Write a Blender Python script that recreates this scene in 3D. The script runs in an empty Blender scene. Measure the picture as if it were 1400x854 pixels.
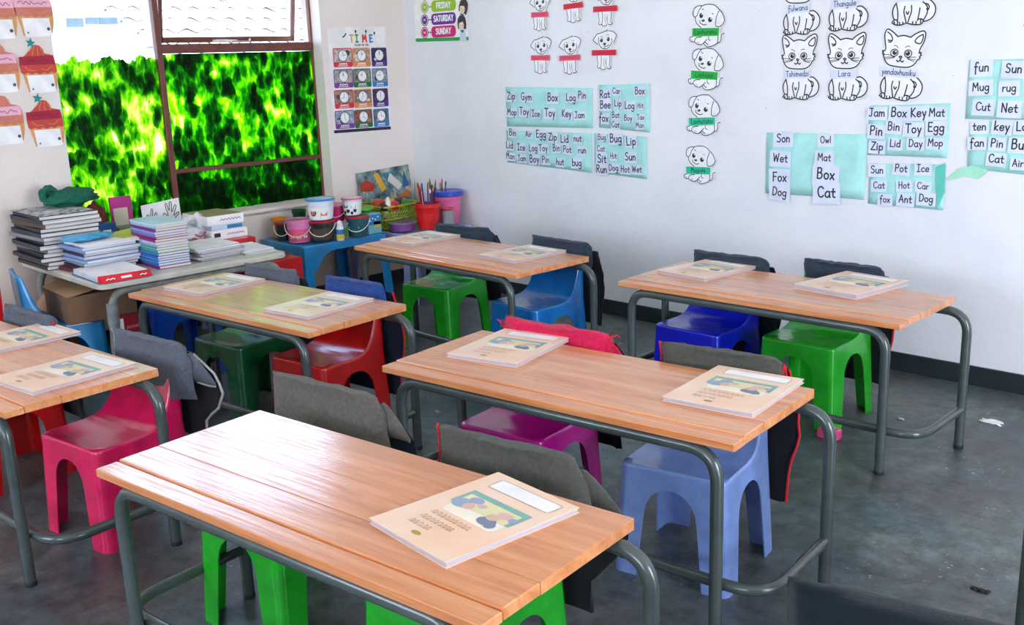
import bpy, bmesh, math, random
from mathutils import Vector, Matrix, noise
R = math.radians
random.seed(11)
scene = bpy.context.scene
col = scene.collection

# ------------------------------------------------------------------ camera
CAM = Vector((5.57515, -4.50359, 1.48943))
RT = Vector((0.70258057, 0.7107805, -0.03422889))
UP = Vector((-0.14861655, 0.19360246, 0.96975833))
FW = Vector((-0.69591211, 0.67624638, -0.24165507))
FPX = 1385.263
cd = bpy.data.cameras.new('camera'); cam = bpy.data.objects.new('camera', cd); col.objects.link(cam)
m = Matrix.Identity(4)
for i in range(3):
    m[i][0], m[i][1], m[i][2], m[i][3] = RT[i], UP[i], -FW[i], CAM[i]
cam.matrix_world = m
cd.sensor_width = 36; cd.lens = FPX / 1400 * 36; cd.clip_start = .05
scene.camera = cam

# ------------------------------------------------------------------ world, sun, daylight through the windows, exposure
vs = scene.view_settings
vs.view_transform = 'Standard'; vs.look = 'None'; vs.gamma = 1; vs.use_curve_mapping = False
scene.display_settings.display_device = 'sRGB'
vs.exposure = -0.1
W = bpy.data.worlds.new('sky'); scene.world = W; W.use_nodes = True
wn = W.node_tree; wn.nodes.clear()
wo = wn.nodes.new('ShaderNodeOutputWorld'); bg = wn.nodes.new('ShaderNodeBackground')
wr = wn.nodes.new('ShaderNodeValToRGB'); tc = wn.nodes.new('ShaderNodeTexCoord'); sx = wn.nodes.new('ShaderNodeSeparateXYZ')
wn.links.new(tc.outputs['Generated'], sx.inputs[0]); wn.links.new(sx.outputs[2], wr.inputs[0])
wr.color_ramp.elements[0].position = 0.0; wr.color_ramp.elements[0].color = (.72, .84, 1, 1)
wr.color_ramp.elements[1].position = .6; wr.color_ramp.elements[1].color = (.42, .62, 1, 1)
wn.links.new(wr.outputs[0], bg.inputs[0]); bg.inputs[1].default_value = 9
wn.links.new(bg.outputs[0], wo.inputs[0])
sd = bpy.data.lights.new('sun', 'SUN'); sd.energy = 11; sd.angle = R(1.5); sd.color = (1, .96, .9)
sun = bpy.data.objects.new('sun', sd); col.objects.link(sun)
sun.rotation_euler = Vector((-.62, .25, -.75)).to_track_quat('-Z', 'Y').to_euler()
def area(name, loc, to, sx_, sy_, e, c):
    l = bpy.data.lights.new(name, 'AREA'); l.shape = 'RECTANGLE'; l.size = sx_; l.size_y = sy_; l.energy = e; l.color = c
    o = bpy.data.objects.new(name, l); col.objects.link(o); o.location = loc
    o.rotation_euler = (Vector(to) - Vector(loc)).to_track_quat('-Z', 'Y').to_euler()
# daylight entering by the openings behind and beside the camera
area('daylight_near_window', (2.2, -7.35, 1.75), (2.2, 0, 1.0), 2.2, 1.4, 62, (.90, .95, 1))
area('daylight_near_window_two', (5.6, -7.35, 1.75), (4.6, 0, 1.0), 2.2, 1.4, 62, (.97, .97, 1))
area('daylight_side_door', (7.85, -2.6, 1.55), (2, -1.6, .9), 1.6, 2.0, 150, (.92, .96, 1))

# ------------------------------------------------------------------ pixel rays used to measure positions on real planes
def ray(px, py): return (px - 700) / FPX * RT - (py - 427) / FPX * UP + FW
def hit(px, py, ax, val):
    d = ray(px, py); t = (val - CAM[ax]) / d[ax]; return CAM + t * d
def WR(px, py): p = hit(px, py, 1, 0); return (p.x, p.z)
def WL(px, py): p = hit(px, py, 0, 0); return (p.y, p.z)

# ------------------------------------------------------------------ materials
MATS = {}
def nd(t, k, **kw):
    n = t.nodes.new(k)
    for a, b in kw.items():
        if a in n.inputs: n.inputs[a].default_value = b
        else: setattr(n, a, b)
    return n
def mat(name, c, rough=.6, var=.12, scale=14, bump=0, bscale=60, metal=0, coat=0, stretch=(1, 1, 1), spec=.5, trans=0, c2=None, sheen=0, grime=None, cr=.08):
    if name in MATS: return MATS[name]
    M = bpy.data.materials.new(name); M.use_nodes = True; t = M.node_tree
    b = t.nodes['Principled BSDF']; L = t.links.new
    b.inputs['Roughness'].default_value = rough; b.inputs['Metallic'].default_value = metal
    b.inputs['Specular IOR Level'].default_value = spec
    b.inputs['Coat Weight'].default_value = coat; b.inputs['Coat Roughness'].default_value = cr
    b.inputs['Sheen Weight'].default_value = sheen
    b.inputs['Transmission Weight'].default_value = trans
    tc = nd(t, 'ShaderNodeTexCoord'); mp = nd(t, 'ShaderNodeMapping'); mp.inputs['Scale'].default_value = stretch
    L(tc.outputs['Object'], mp.inputs[0])
    n = nd(t, 'ShaderNodeTexNoise', Scale=scale, Detail=5.0, Roughness=.6); L(mp.outputs[0], n.inputs['Vector'])
    mx = nd(t, 'ShaderNodeMix', data_type='RGBA')
    d = c2 or tuple(x * (1 - var) * .9 for x in c)
    mx.inputs[6].default_value = (*d, 1); mx.inputs[7].default_value = (*[min(1, x * (1 + var * .4)) for x in c], 1)
    rp = nd(t, 'ShaderNodeMapRange'); rp.inputs[1].default_value = .35; rp.inputs[2].default_value = .65
    L(n.outputs[0], rp.inputs[0]); L(rp.outputs[0], mx.inputs[0])
    out = mx.outputs[2]
    if grime:
        n2 = nd(t, 'ShaderNodeTexNoise', Scale=grime[1], Detail=8.0, Roughness=.7); L(tc.outputs['Object'], n2.inputs['Vector'])
        r2 = nd(t, 'ShaderNodeMapRange'); r2.inputs[1].default_value = grime[2]; r2.inputs[2].default_value = grime[2] + .12; L(n2.outputs[0], r2.inputs[0])
        m2 = nd(t, 'ShaderNodeMix', data_type='RGBA'); m2.inputs[7].default_value = (*grime[0], 1)
        ml = nd(t, 'ShaderNodeMath', operation='MULTIPLY'); ml.inputs[1].default_value = grime[3]; L(r2.outputs[0], ml.inputs[0])
        L(ml.outputs[0], m2.inputs[0]); L(out, m2.inputs[6]); out = m2.outputs[2]
    L(out, b.inputs['Base Color'])
    if bump:
        n3 = nd(t, 'ShaderNodeTexNoise', Scale=bscale, Detail=6.0, Roughness=.65); L(mp.outputs[0], n3.inputs['Vector'])
        bp = nd(t, 'ShaderNodeBump'); bp.inputs['Strength'].default_value = bump; bp.inputs['Distance'].default_value = .01
        L(n3.outputs[0], bp.inputs['Height']); L(bp.outputs[0], b.inputs['Normal'])
    MATS[name] = M; return M
def hx(s):
    s = s.lstrip('#'); v = [int(s[i:i + 2], 16) / 255 for i in (0, 2, 4)]
    return tuple(x / 12.92 if x <= .04045 else ((x + .055) / 1.055) ** 2.4 for x in v)
def plast(name, h, rough=.24): return mat('plastic_' + name, hx(h), rough, .16, 9, coat=.35, cr=.12, bump=.04, bscale=25, grime=((.03, .03, .03), 22, .66, .35))
def paper(name, h, rough=.75): return mat('paper_' + name, hx(h), rough, .05, 8, bump=.06, bscale=9)
def ink(name, h): return mat('ink_' + name, hx(h), .6, .03, 5)
def cloth(name, h): return mat('cloth_' + name, hx(h), .95, .16, 90, bump=.5, bscale=420, sheen=.15, spec=.15)

def wood_mat(name, ca, cb, cc, edge=False):
    M = bpy.data.materials.new(name); M.use_nodes = True; t = M.node_tree; b = t.nodes['Principled BSDF']; L = t.links.new
    tc = nd(t, 'ShaderNodeTexCoord'); oi = nd(t, 'ShaderNodeObjectInfo'); ad = nd(t, 'ShaderNodeVectorMath', operation='ADD')
    mu = nd(t, 'ShaderNodeVectorMath', operation='SCALE'); mu.inputs['Scale'].default_value = 37
    cmb = nd(t, 'ShaderNodeCombineXYZ'); [L(oi.outputs['Random'], cmb.inputs[i]) for i in range(3)]
    L(cmb.outputs[0], mu.inputs[0]); L(mu.outputs[0], ad.inputs[1]); L(tc.outputs['Object'], ad.inputs[0])
    mp = nd(t, 'ShaderNodeMapping'); mp.inputs['Scale'].default_value = (1.1, 16, 16); L(ad.outputs[0], mp.inputs[0])
    n = nd(t, 'ShaderNodeTexNoise', Scale=1.6, Detail=8.0, Roughness=.65, Distortion=.6); L(mp.outputs[0], n.inputs['Vector'])
    mp2 = nd(t, 'ShaderNodeMapping'); mp2.inputs['Scale'].default_value = (2.2, 130, 130); L(ad.outputs[0], mp2.inputs[0])
    n2 = nd(t, 'ShaderNodeTexNoise', Scale=1.5, Detail=4.0, Roughness=.6); L(mp2.outputs[0], n2.inputs['Vector'])
    rp = nd(t, 'ShaderNodeValToRGB'); e = rp.color_ramp.elements; e[0].position = .3; e[0].color = (*cc, 1); e[1].position = .72; e[1].color = (*ca, 1)
    e2 = rp.color_ramp.elements.new(.5); e2.color = (*cb, 1); L(n.outputs[0], rp.inputs[0])
    mx = nd(t, 'ShaderNodeMix', data_type='RGBA', blend_type='MULTIPLY'); mx.inputs[0].default_value = .30
    L(rp.outputs[0], mx.inputs[6]); L(n2.outputs[0], mx.inputs[7])
    hs = nd(t, 'ShaderNodeHueSaturation'); mr = nd(t, 'ShaderNodeMapRange'); mr.inputs[3].default_value = .98; mr.inputs[4].default_value = 1.14
    L(oi.outputs['Random'], mr.inputs[0]); L(mr.outputs[0], hs.inputs['Value']); L(mx.outputs[2], hs.inputs['Color']); L(hs.outputs[0], b.inputs['Base Color'])
    rr = nd(t, 'ShaderNodeMapRange'); rr.inputs[3].default_value = .22; rr.inputs[4].default_value = .46; L(n2.outputs[0], rr.inputs[0]); L(rr.outputs[0], b.inputs['Roughness'])
    bp = nd(t, 'ShaderNodeBump'); bp.inputs['Strength'].default_value = .26; bp.inputs['Distance'].default_value = .004
    L(n2.outputs[0], bp.inputs['Height']); L(bp.outputs[0], b.inputs['Normal'])
    cw = nd(t, 'ShaderNodeMapRange'); cw.inputs[1].default_value = .38; cw.inputs[2].default_value = .52; cw.inputs[3].default_value = .25; L(n2.outputs[0], cw.inputs[0]); L(cw.outputs[0], b.inputs['Coat Weight']); bc_ = nd(t, 'ShaderNodeBump'); bc_.inputs['Strength'].default_value = .10; bc_.inputs['Distance'].default_value = .003; L(n2.outputs[0], bc_.inputs['Height']); L(bc_.outputs[0], b.inputs['Coat Normal']); b.inputs['Coat Roughness'].default_value = .12; b.inputs['Coat IOR'].default_value = 1.55
    MATS[name] = M; return M
WOOD = wood_mat('varnished_pine', hx('EFAE7C'), hx('E2925A'), hx('C5733A'))

def wall_mat(name, base, low, dirt):
    M = bpy.data.materials.new(name); M.use_nodes = True; t = M.node_tree; b = t.nodes['Principled BSDF']; L = t.links.new
    ge = nd(t, 'ShaderNodeNewGeometry')
    n1 = nd(t, 'ShaderNodeTexNoise', Scale=1.3, Detail=7.0, Roughness=.6); L(ge.outputs['Position'], n1.inputs['Vector'])
    n2 = nd(t, 'ShaderNodeTexNoise', Scale=7.0, Detail=9.0, Roughness=.75); L(ge.outputs['Position'], n2.inputs['Vector'])
    n3 = nd(t, 'ShaderNodeTexNoise', Scale=38.0, Detail=6.0, Roughness=.7); L(ge.outputs['Position'], n3.inputs['Vector'])
    m1 = nd(t, 'ShaderNodeMix', data_type='RGBA'); m1.inputs[6].default_value = (*base, 1); m1.inputs[7].default_value = (*low, 1)
    r1 = nd(t, 'ShaderNodeMapRange'); r1.inputs[1].default_value = .42; r1.inputs[2].default_value = .7; L(n1.outputs[0], r1.inputs[0]); L(r1.outputs[0], m1.inputs[0])
    m2 = nd(t, 'ShaderNodeMix', data_type='RGBA'); m2.inputs[7].default_value = (*dirt, 1)
    r2 = nd(t, 'ShaderNodeMapRange'); r2.inputs[1].default_value = .64; r2.inputs[2].default_value = .78; r2.inputs[4].default_value = .5; L(n2.outputs[0], r2.inputs[0]); L(r2.outputs[0], m2.inputs[0]); L(m1.outputs[2], m2.inputs[6])
    # worn, smudged lower wall and corner (dirt that stays put)
    sp = nd(t, 'ShaderNodeSeparateXYZ'); L(ge.outputs['Position'], sp.inputs[0])
    rz = nd(t, 'ShaderNodeMapRange'); rz.inputs[1].default_value = .75; rz.inputs[2].default_value = .1; rz.inputs[3].default_value = 0; rz.inputs[4].default_value = .45; L(sp.outputs[2], rz.inputs[0])
    rx = nd(t, 'ShaderNodeMapRange'); rx.inputs[1].default_value = .75; rx.inputs[2].default_value = .2; rx.inputs[3].default_value = .15; rx.inputs[4].default_value = 1.6; L(sp.outputs[0], rx.inputs[0])
    mm = nd(t, 'ShaderNodeMath', operation='MULTIPLY'); L(rz.outputs[0], mm.inputs[0]); L(rx.outputs[0], mm.inputs[1])
    m3 = nd(t, 'ShaderNodeMix', data_type='RGBA'); m3.inputs[7].default_value = (*hx('C7AE92'), 1); L(mm.outputs[0], m3.inputs[0]); L(m2.outputs[2], m3.inputs[6])
    # fine specks and chips
    v = nd(t, 'ShaderNodeTexVoronoi', Scale=9.0); L(ge.outputs['Position'], v.inputs['Vector'])
    rv = nd(t, 'ShaderNodeMapRange'); rv.inputs[1].default_value = .035; rv.inputs[2].default_value = .015; L(v.outputs['Distance'], rv.inputs[0])
    m4 = nd(t, 'ShaderNodeMix', data_type='RGBA'); m4.inputs[7].default_value = (*hx('9A9088'), 1); L(rv.outputs[0], m4.inputs[0]); L(m3.outputs[2], m4.inputs[6])
    L(m4.outputs[2], b.inputs['Base Color']); b.inputs['Roughness'].default_value = .62; b.inputs['Specular IOR Level'].default_value = .35
    ma = nd(t, 'ShaderNodeMath', operation='MULTIPLY_ADD'); ma.inputs[1].default_value = .35; L(n3.outputs[0], ma.inputs[0]); L(n2.outputs[0], ma.inputs[2])
    bp = nd(t, 'ShaderNodeBump'); bp.inputs['Strength'].default_value = .35; bp.inputs['Distance'].default_value = .02; L(ma.outputs[0], bp.inputs['Height']); L(bp.outputs[0], b.inputs['Normal'])
    MATS[name] = M; return M
WALLR = wall_mat('painted_plaster_right', hx('E9E9EC'), hx('DCDDE2'), hx('C4C2C4'))
WALLL = wall_mat('painted_plaster_left', hx('EADFD8'), hx('E0D2C8'), hx('C9B5A2'))

def floor_mat():
    M = bpy.data.materials.new('worn_dark_concrete'); M.use_nodes = True; t = M.node_tree; b = t.nodes['Principled BSDF']; L = t.links.new
    ge = nd(t, 'ShaderNodeNewGeometry')
    n1 = nd(t, 'ShaderNodeTexNoise', Scale=1.7, Detail=9.0, Roughness=.65); L(ge.outputs['Position'], n1.inputs['Vector'])
    n2 = nd(t, 'ShaderNodeTexNoise', Scale=14.0, Detail=9.0, Roughness=.75); L(ge.outputs['Position'], n2.inputs['Vector'])
    rp = nd(t, 'ShaderNodeValToRGB'); e = rp.color_ramp.elements; e[0].position = .3; e[0].color = (*hx('1E2430'), 1); e[1].position = .72; e[1].color = (*hx('848C86'), 1)
    e2 = rp.color_ramp.elements.new(.5); e2.color = (*hx('545E5D'), 1); L(n1.outputs[0], rp.inputs[0])
    nh = nd(t, 'ShaderNodeTexNoise', Scale=2.3, Detail=5.0, Roughness=.6); of_ = nd(t, 'ShaderNodeVectorMath', operation='ADD'); of_.inputs[1].default_value = (7, 3, 1); L(ge.outputs['Position'], of_.inputs[0]); L(of_.outputs[0], nh.inputs['Vector'])
    rh = nd(t, 'ShaderNodeValToRGB'); eh = rh.color_ramp.elements; eh[0].position = .36; eh[0].color = (*hx('4A3C36'), 1); eh[1].position = .64; eh[1].color = (*hx('3A5058'), 1); L(nh.outputs[0], rh.inputs[0])
    mh = nd(t, 'ShaderNodeMix', data_type='RGBA'); mh.inputs[0].default_value = .5; L(rp.outputs[0], mh.inputs[6]); L(rh.outputs[0], mh.inputs[7])
    m1 = nd(t, 'ShaderNodeMix', data_type='RGBA', blend_type='OVERLAY'); m1.inputs[0].default_value = .8; L(mh.outputs[2], m1.inputs[6]); rn = nd(t, 'ShaderNodeMapRange'); rn.inputs[1].default_value = .32; rn.inputs[2].default_value = .66; rn.inputs[3].default_value = .15; rn.inputs[4].default_value = .95; L(n2.outputs[0], rn.inputs[0]); L(rn.outputs[0], m1.inputs[7])
    # chalky white scuffs
    n4 = nd(t, 'ShaderNodeTexNoise', Scale=55.0, Detail=3.0, Roughness=.6); L(ge.outputs['Position'], n4.inputs['Vector'])
    r4 = nd(t, 'ShaderNodeMapRange'); r4.inputs[1].default_value = .64; r4.inputs[2].default_value = .70; L(n4.outputs[0], r4.inputs[0])
    n5 = nd(t, 'ShaderNodeTexNoise', Scale=2.6, Detail=2.0); L(ge.outputs['Position'], n5.inputs['Vector'])
    r5 = nd(t, 'ShaderNodeMapRange'); r5.inputs[1].default_value = .5; r5.inputs[2].default_value = .66; L(n5.outputs[0], r5.inputs[0])
    mm = nd(t, 'ShaderNodeMath', operation='MULTIPLY'); L(r4.outputs[0], mm.inputs[0]); L(r5.outputs[0], mm.inputs[1])
    m2 = nd(t, 'ShaderNodeMix', data_type='RGBA'); m2.inputs[7].default_value = (.55, .53, .47, 1); L(mm.outputs[0], m2.inputs[0]); L(m1.outputs[2], m2.inputs[6])
    # hairline cracks
    v = nd(t, 'ShaderNodeTexVoronoi', feature='DISTANCE_TO_EDGE', Scale=.55)
    dm = nd(t, 'ShaderNodeVectorMath', operation='MULTIPLY_ADD'); dm.inputs[1].default_value = (.5, .5, .5); L(n2.outputs['Color'], dm.inputs[0]); L(ge.outputs['Position'], dm.inputs[2]); L(dm.outputs[0], v.inputs['Vector'])
    rv = nd(t, 'ShaderNodeMapRange'); rv.inputs[1].default_value = .004; rv.inputs[2].default_value = .001; rv.inputs[4].default_value = .7; L(v.outputs['Distance'], rv.inputs[0])
    m3 = nd(t, 'ShaderNodeMix', data_type='RGBA'); m3.inputs[7].default_value = (.01, .01, .01, 1); L(rv.outputs[0], m3.inputs[0]); L(m2.outputs[2], m3.inputs[6])
    L(m3.outputs[2], b.inputs['Base Color'])
    rr = nd(t, 'ShaderNodeMapRange'); rr.inputs[3].default_value = .16; rr.inputs[4].default_value = .55; L(n1.outputs[0], rr.inputs[0]); L(rr.outputs[0], b.inputs['Roughness'])
    bp = nd(t, 'ShaderNodeBump'); bp.inputs['Strength'].default_value = .25; bp.inputs['Distance'].default_value = .01; L(n2.outputs[0], bp.inputs['Height']); L(bp.outputs[0], b.inputs['Normal'])
    MATS['floor'] = M; return M
FLOOR = floor_mat()
STEEL = mat('grey_painted_steel', hx('454F4D'), .26, .14, 8, coat=.3, bump=.03, bscale=30)
RUBBER = mat('black_rubber', hx('1A1C1E'), .7)
SKIRT = mat('black_painted_skirting', hx('20282E'), .55, .2, 6, bump=.3, bscale=30, grime=(hx('8F9496'), 16, .66, .8))
BROWN = mat('brown_painted_window_steel', hx('6E3A2E'), .5, .2, 12, bump=.15, bscale=50)
PAGE = mat('page_edges', hx('B9B2BE'), .8, .22, 3, stretch=(1, 1, 160), bump=.2, bscale=4)
BLACK = ink('black', '1B1C22'); WHITE = paper('white', 'F4F2F4')

# ------------------------------------------------------------------ mesh building
class MB:
    def __init__(s): s.v = []; s.f = []; s.m = []
    def add(s, vs_, fs, mi=0):
        b = len(s.v); s.v += [Vector(v) for v in vs_]
        for f in fs: s.f.append([b + i for i in f]); s.m.append(mi)
        return s
    def box(s, x0, x1, y0, y1, z0, z1, mi=0, rot=0, bev=0, taper=0):
        cx, cy = (x0 + x1) / 2, (y0 + y1) / 2; a, b_ = (x1 - x0) / 2, (y1 - y0) / 2; c, n = math.cos(rot), math.sin(rot)
        def ring(k, z): 
            pts = [(-a + k, -b_), (a - k, -b_), (a, -b_ + k), (a, b_ - k), (a - k, b_), (-a + k, b_), (-a, b_ - k), (-a, -b_ + k)] if bev else [(-a, -b_), (a, -b_), (a, b_), (-a, b_)]
            return pts
        rings = []
        lv = [(z0, 0), (z1, 0)] if not bev else [(z0, bev), (z0 + bev, 0), (z1 - bev, 0), (z1, bev)]
        for z, ins in lv:
            t = 1 - taper * ((z1 - z) / (z1 - z0))
            pts = ring(bev, z) if bev else ring(0, z)
            sc_x = (a - ins) / a; sc_y = (b_ - ins) / b_
            rings.append([(cx + x * sc_x * t * c - y * sc_y * t * n, cy + x * sc_x * t * n + y * sc_y * t * c, z) for x, y in pts])
        k = len(rings[0]); vv = sum(rings, []); ff = [list(range(k))[::-1], [(len(rings) - 1) * k + i for i in range(k)]]
        for j in range(len(rings) - 1):
            for i in range(k): ff.append([j * k + i, j * k + (i + 1) % k, (j + 1) * k + (i + 1) % k, (j + 1) * k + i])
        return s.add(vv, ff, mi)
    def loft(s, rings, mi=0, cap=True, close=True):
        k = len(rings[0]); vv = [p for r in rings for p in r]; ff = []
        for j in range(len(rings) - 1):
            for i in range(k if close else k - 1): ff.append([j * k + i, j * k + (i + 1) % k, (j + 1) * k + (i + 1) % k, (j + 1) * k + i])
        if cap: ff += [list(range(k))[::-1], [(len(rings) - 1) * k + i for i in range(k)]]
        return s.add(vv, ff, mi)
    def tube(s, pts, r, n=12, mi=0, cap=True):
        pts = [Vector(p) for p in pts]; rings = []; nrm = None
        for i, p in enumerate(pts):
            t = (pts[min(i + 1, len(pts) - 1)] - pts[max(i - 1, 0)]).normalized()
            if nrm is None: nrm = t.orthogonal().normalized()
            nrm = (nrm - t * nrm.dot(t)).normalized(); bi = t.cross(nrm)
            rr = r[i] if isinstance(r, (list, tuple)) else r
            rings.append([p + (nrm * math.cos(2 * math.pi * k / n) + bi * math.sin(2 * math.pi * k / n)) * rr for k in range(n)])
        return s.loft(rings, mi, cap)
    def lathe(s, prof, c=(0, 0, 0), n=24, mi=0, sx=1, sy=1):
        rings = [[(c[0] + r * sx * math.cos(2 * math.pi * k / n), c[1] + r * sy * math.sin(2 * math.pi * k / n), c[2] + z) for k in range(n)] for r, z in prof]
        return s.loft(rings, mi, True)
    def plate(s, pts, fr, o0, o1, mi=0):
        k = len(pts); vv = [fr(a, b, o1) for a, b in pts] + [fr(a, b, o0) for a, b in pts]
        ff = [list(range(k)), [k + i for i in range(k)][::-1]] + [[i, (i + 1) % k, k + (i + 1) % k, k + i][::-1] for i in range(k)]
        return s.add(vv, ff, mi)
    def ribbon(s, pts, w, fr, o, mi=0):
        pts = [Vector(p) for p in pts]; Lf = []; Rt = []
        if len(pts) < 2: return s
        for i, p in enumerate(pts):
            t = pts[min(i + 1, len(pts) - 1)] - pts[max(i - 1, 0)]
            if t.length < 1e-9: t = Vector((1, 0))
            t.normalize(); n = Vector((-t.y, t.x)) * w / 2
            if i == 0: p = p - t * w * .4
            if i == len(pts) - 1: p = p + t * w * .4
            Lf.append(p + n); Rt.append(p - n)
        k = len(pts)
        return s.add([fr(p.x, p.y, o) for p in Lf] + [fr(p.x, p.y, o) for p in Rt], [[i, k + i, k + i + 1, i + 1] for i in range(k - 1)], mi)
    def disc(s, c, rx, ry, fr, o, mi=0, n=16, a0=0, a1=360):
        pts = [(c[0] + rx * math.cos(R(a0 + (a1 - a0) * i / n)), c[1] + ry * math.sin(R(a0 + (a1 - a0) * i / n))) for i in range(n + (a1 - a0 < 360))]
        return s.add([fr(a, b, o) for a, b in pts], [list(range(len(pts)))], mi)
    def rect(s, x0, z0, x1, z1, fr, o, mi=0, r=0):
        if r:
            pts = []
            for cx, cz, a in ((x1 - r, z1 - r, 0), (x0 + r, z1 - r, 90), (x0 + r, z0 + r, 180), (x1 - r, z0 + r, 270)):
                pts += [(cx + r * math.cos(R(a + q * 22.5)), cz + r * math.sin(R(a + q * 22.5))) for q in range(5)]
        else: pts = [(x0, z0), (x1, z0), (x1, z1), (x0, z1)]
        return s.add([fr(a, b, o) for a, b in pts], [list(range(len(pts)))], mi)
    def build(s, name, mats, parent=None, origin=None, smooth=None, local=False):
        if not isinstance(mats, (list, tuple)): mats = [mats]
        og = Vector((0, 0, 0)) if local else Vector(origin) if origin is not None else WP.get(parent.name, Vector((0, 0, 0))) if parent else Vector((0, 0, 0))
        me = bpy.data.meshes.new(name); me.from_pydata([v - og for v in s.v], [], s.f); me.update()
        for x in mats: me.materials.append(x)
        me.polygons.foreach_set('material_index', s.m)
        if smooth:
            me.polygons.foreach_set('use_smooth', [True] * len(me.polygons)); me.set_sharp_from_angle(angle=R(smooth))
        o = bpy.data.objects.new(name, me); col.objects.link(o)
        if parent: o.parent = parent; WP[o.name] = og
        elif origin is not None: o.location = og; WP[o.name] = og
        return o
WP = {}
def frR(a, b, o): return (a, -o, b)          # on the right-hand wall (y = 0): a = x, b = z
def frL(a, b, o): return (o, a, b)           # on the left-hand wall (x = 0): a = y, b = z
def frT(a, b, o): return (a, b, o)
def thing(name, label, cat, loc=(0, 0, 0), rot=0, group=None):
    o = bpy.data.objects.new(name, None); col.objects.link(o); o.empty_display_size = .05
    o.location = loc; o.rotation_euler = (0, 0, rot); WP[o.name] = Vector(loc)
    return tag(o, label, cat, group)
def tag(o, label=None, cat=None, group=None, kind=None):
    if label: o['label'] = label
    if cat: o['category'] = cat
    if group: o['group'] = group
    if kind: o['kind'] = kind
    return o
def struct(o): o['kind'] = 'structure'; return o
def copy_tree(o, parent=None):
    c = o.copy(); col.objects.link(c); c.parent = parent
    for ch in list(o.children): copy_tree(ch, c)
    return c
def bezbend(pts, r, n=6):
    """round the corners of a polyline"""
    P = [Vector(p) for p in pts]; out = [P[0]]
    for i in range(1, len(P) - 1):
        a = (P[i - 1] - P[i]).normalized(); b = (P[i + 1] - P[i]).normalized(); A = P[i] + a * r; B = P[i] + b * r
        for k in range(n + 1):
            t = k / n; out.append(A * (1 - t) ** 2 * 1 + P[i] * 2 * t * (1 - t) + B * t * t)
    out.append(P[-1]); return out
def smoothp(pts, n=4):
    P = [Vector(p) for p in pts]
    if len(P) < 3: return P
    out = []
    for i in range(len(P) - 1):
        a, b, c, d = P[max(i - 1, 0)], P[i], P[i + 1], P[min(i + 2, len(P) - 1)]
        for k in range(n):
            t = k / n; out.append(.5 * ((2 * b) + (c - a) * t + (2 * a - 5 * b + 4 * c - d) * t * t + (3 * b - a - 3 * c + d) * t ** 3))
    out.append(P[-1]); return out

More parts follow.
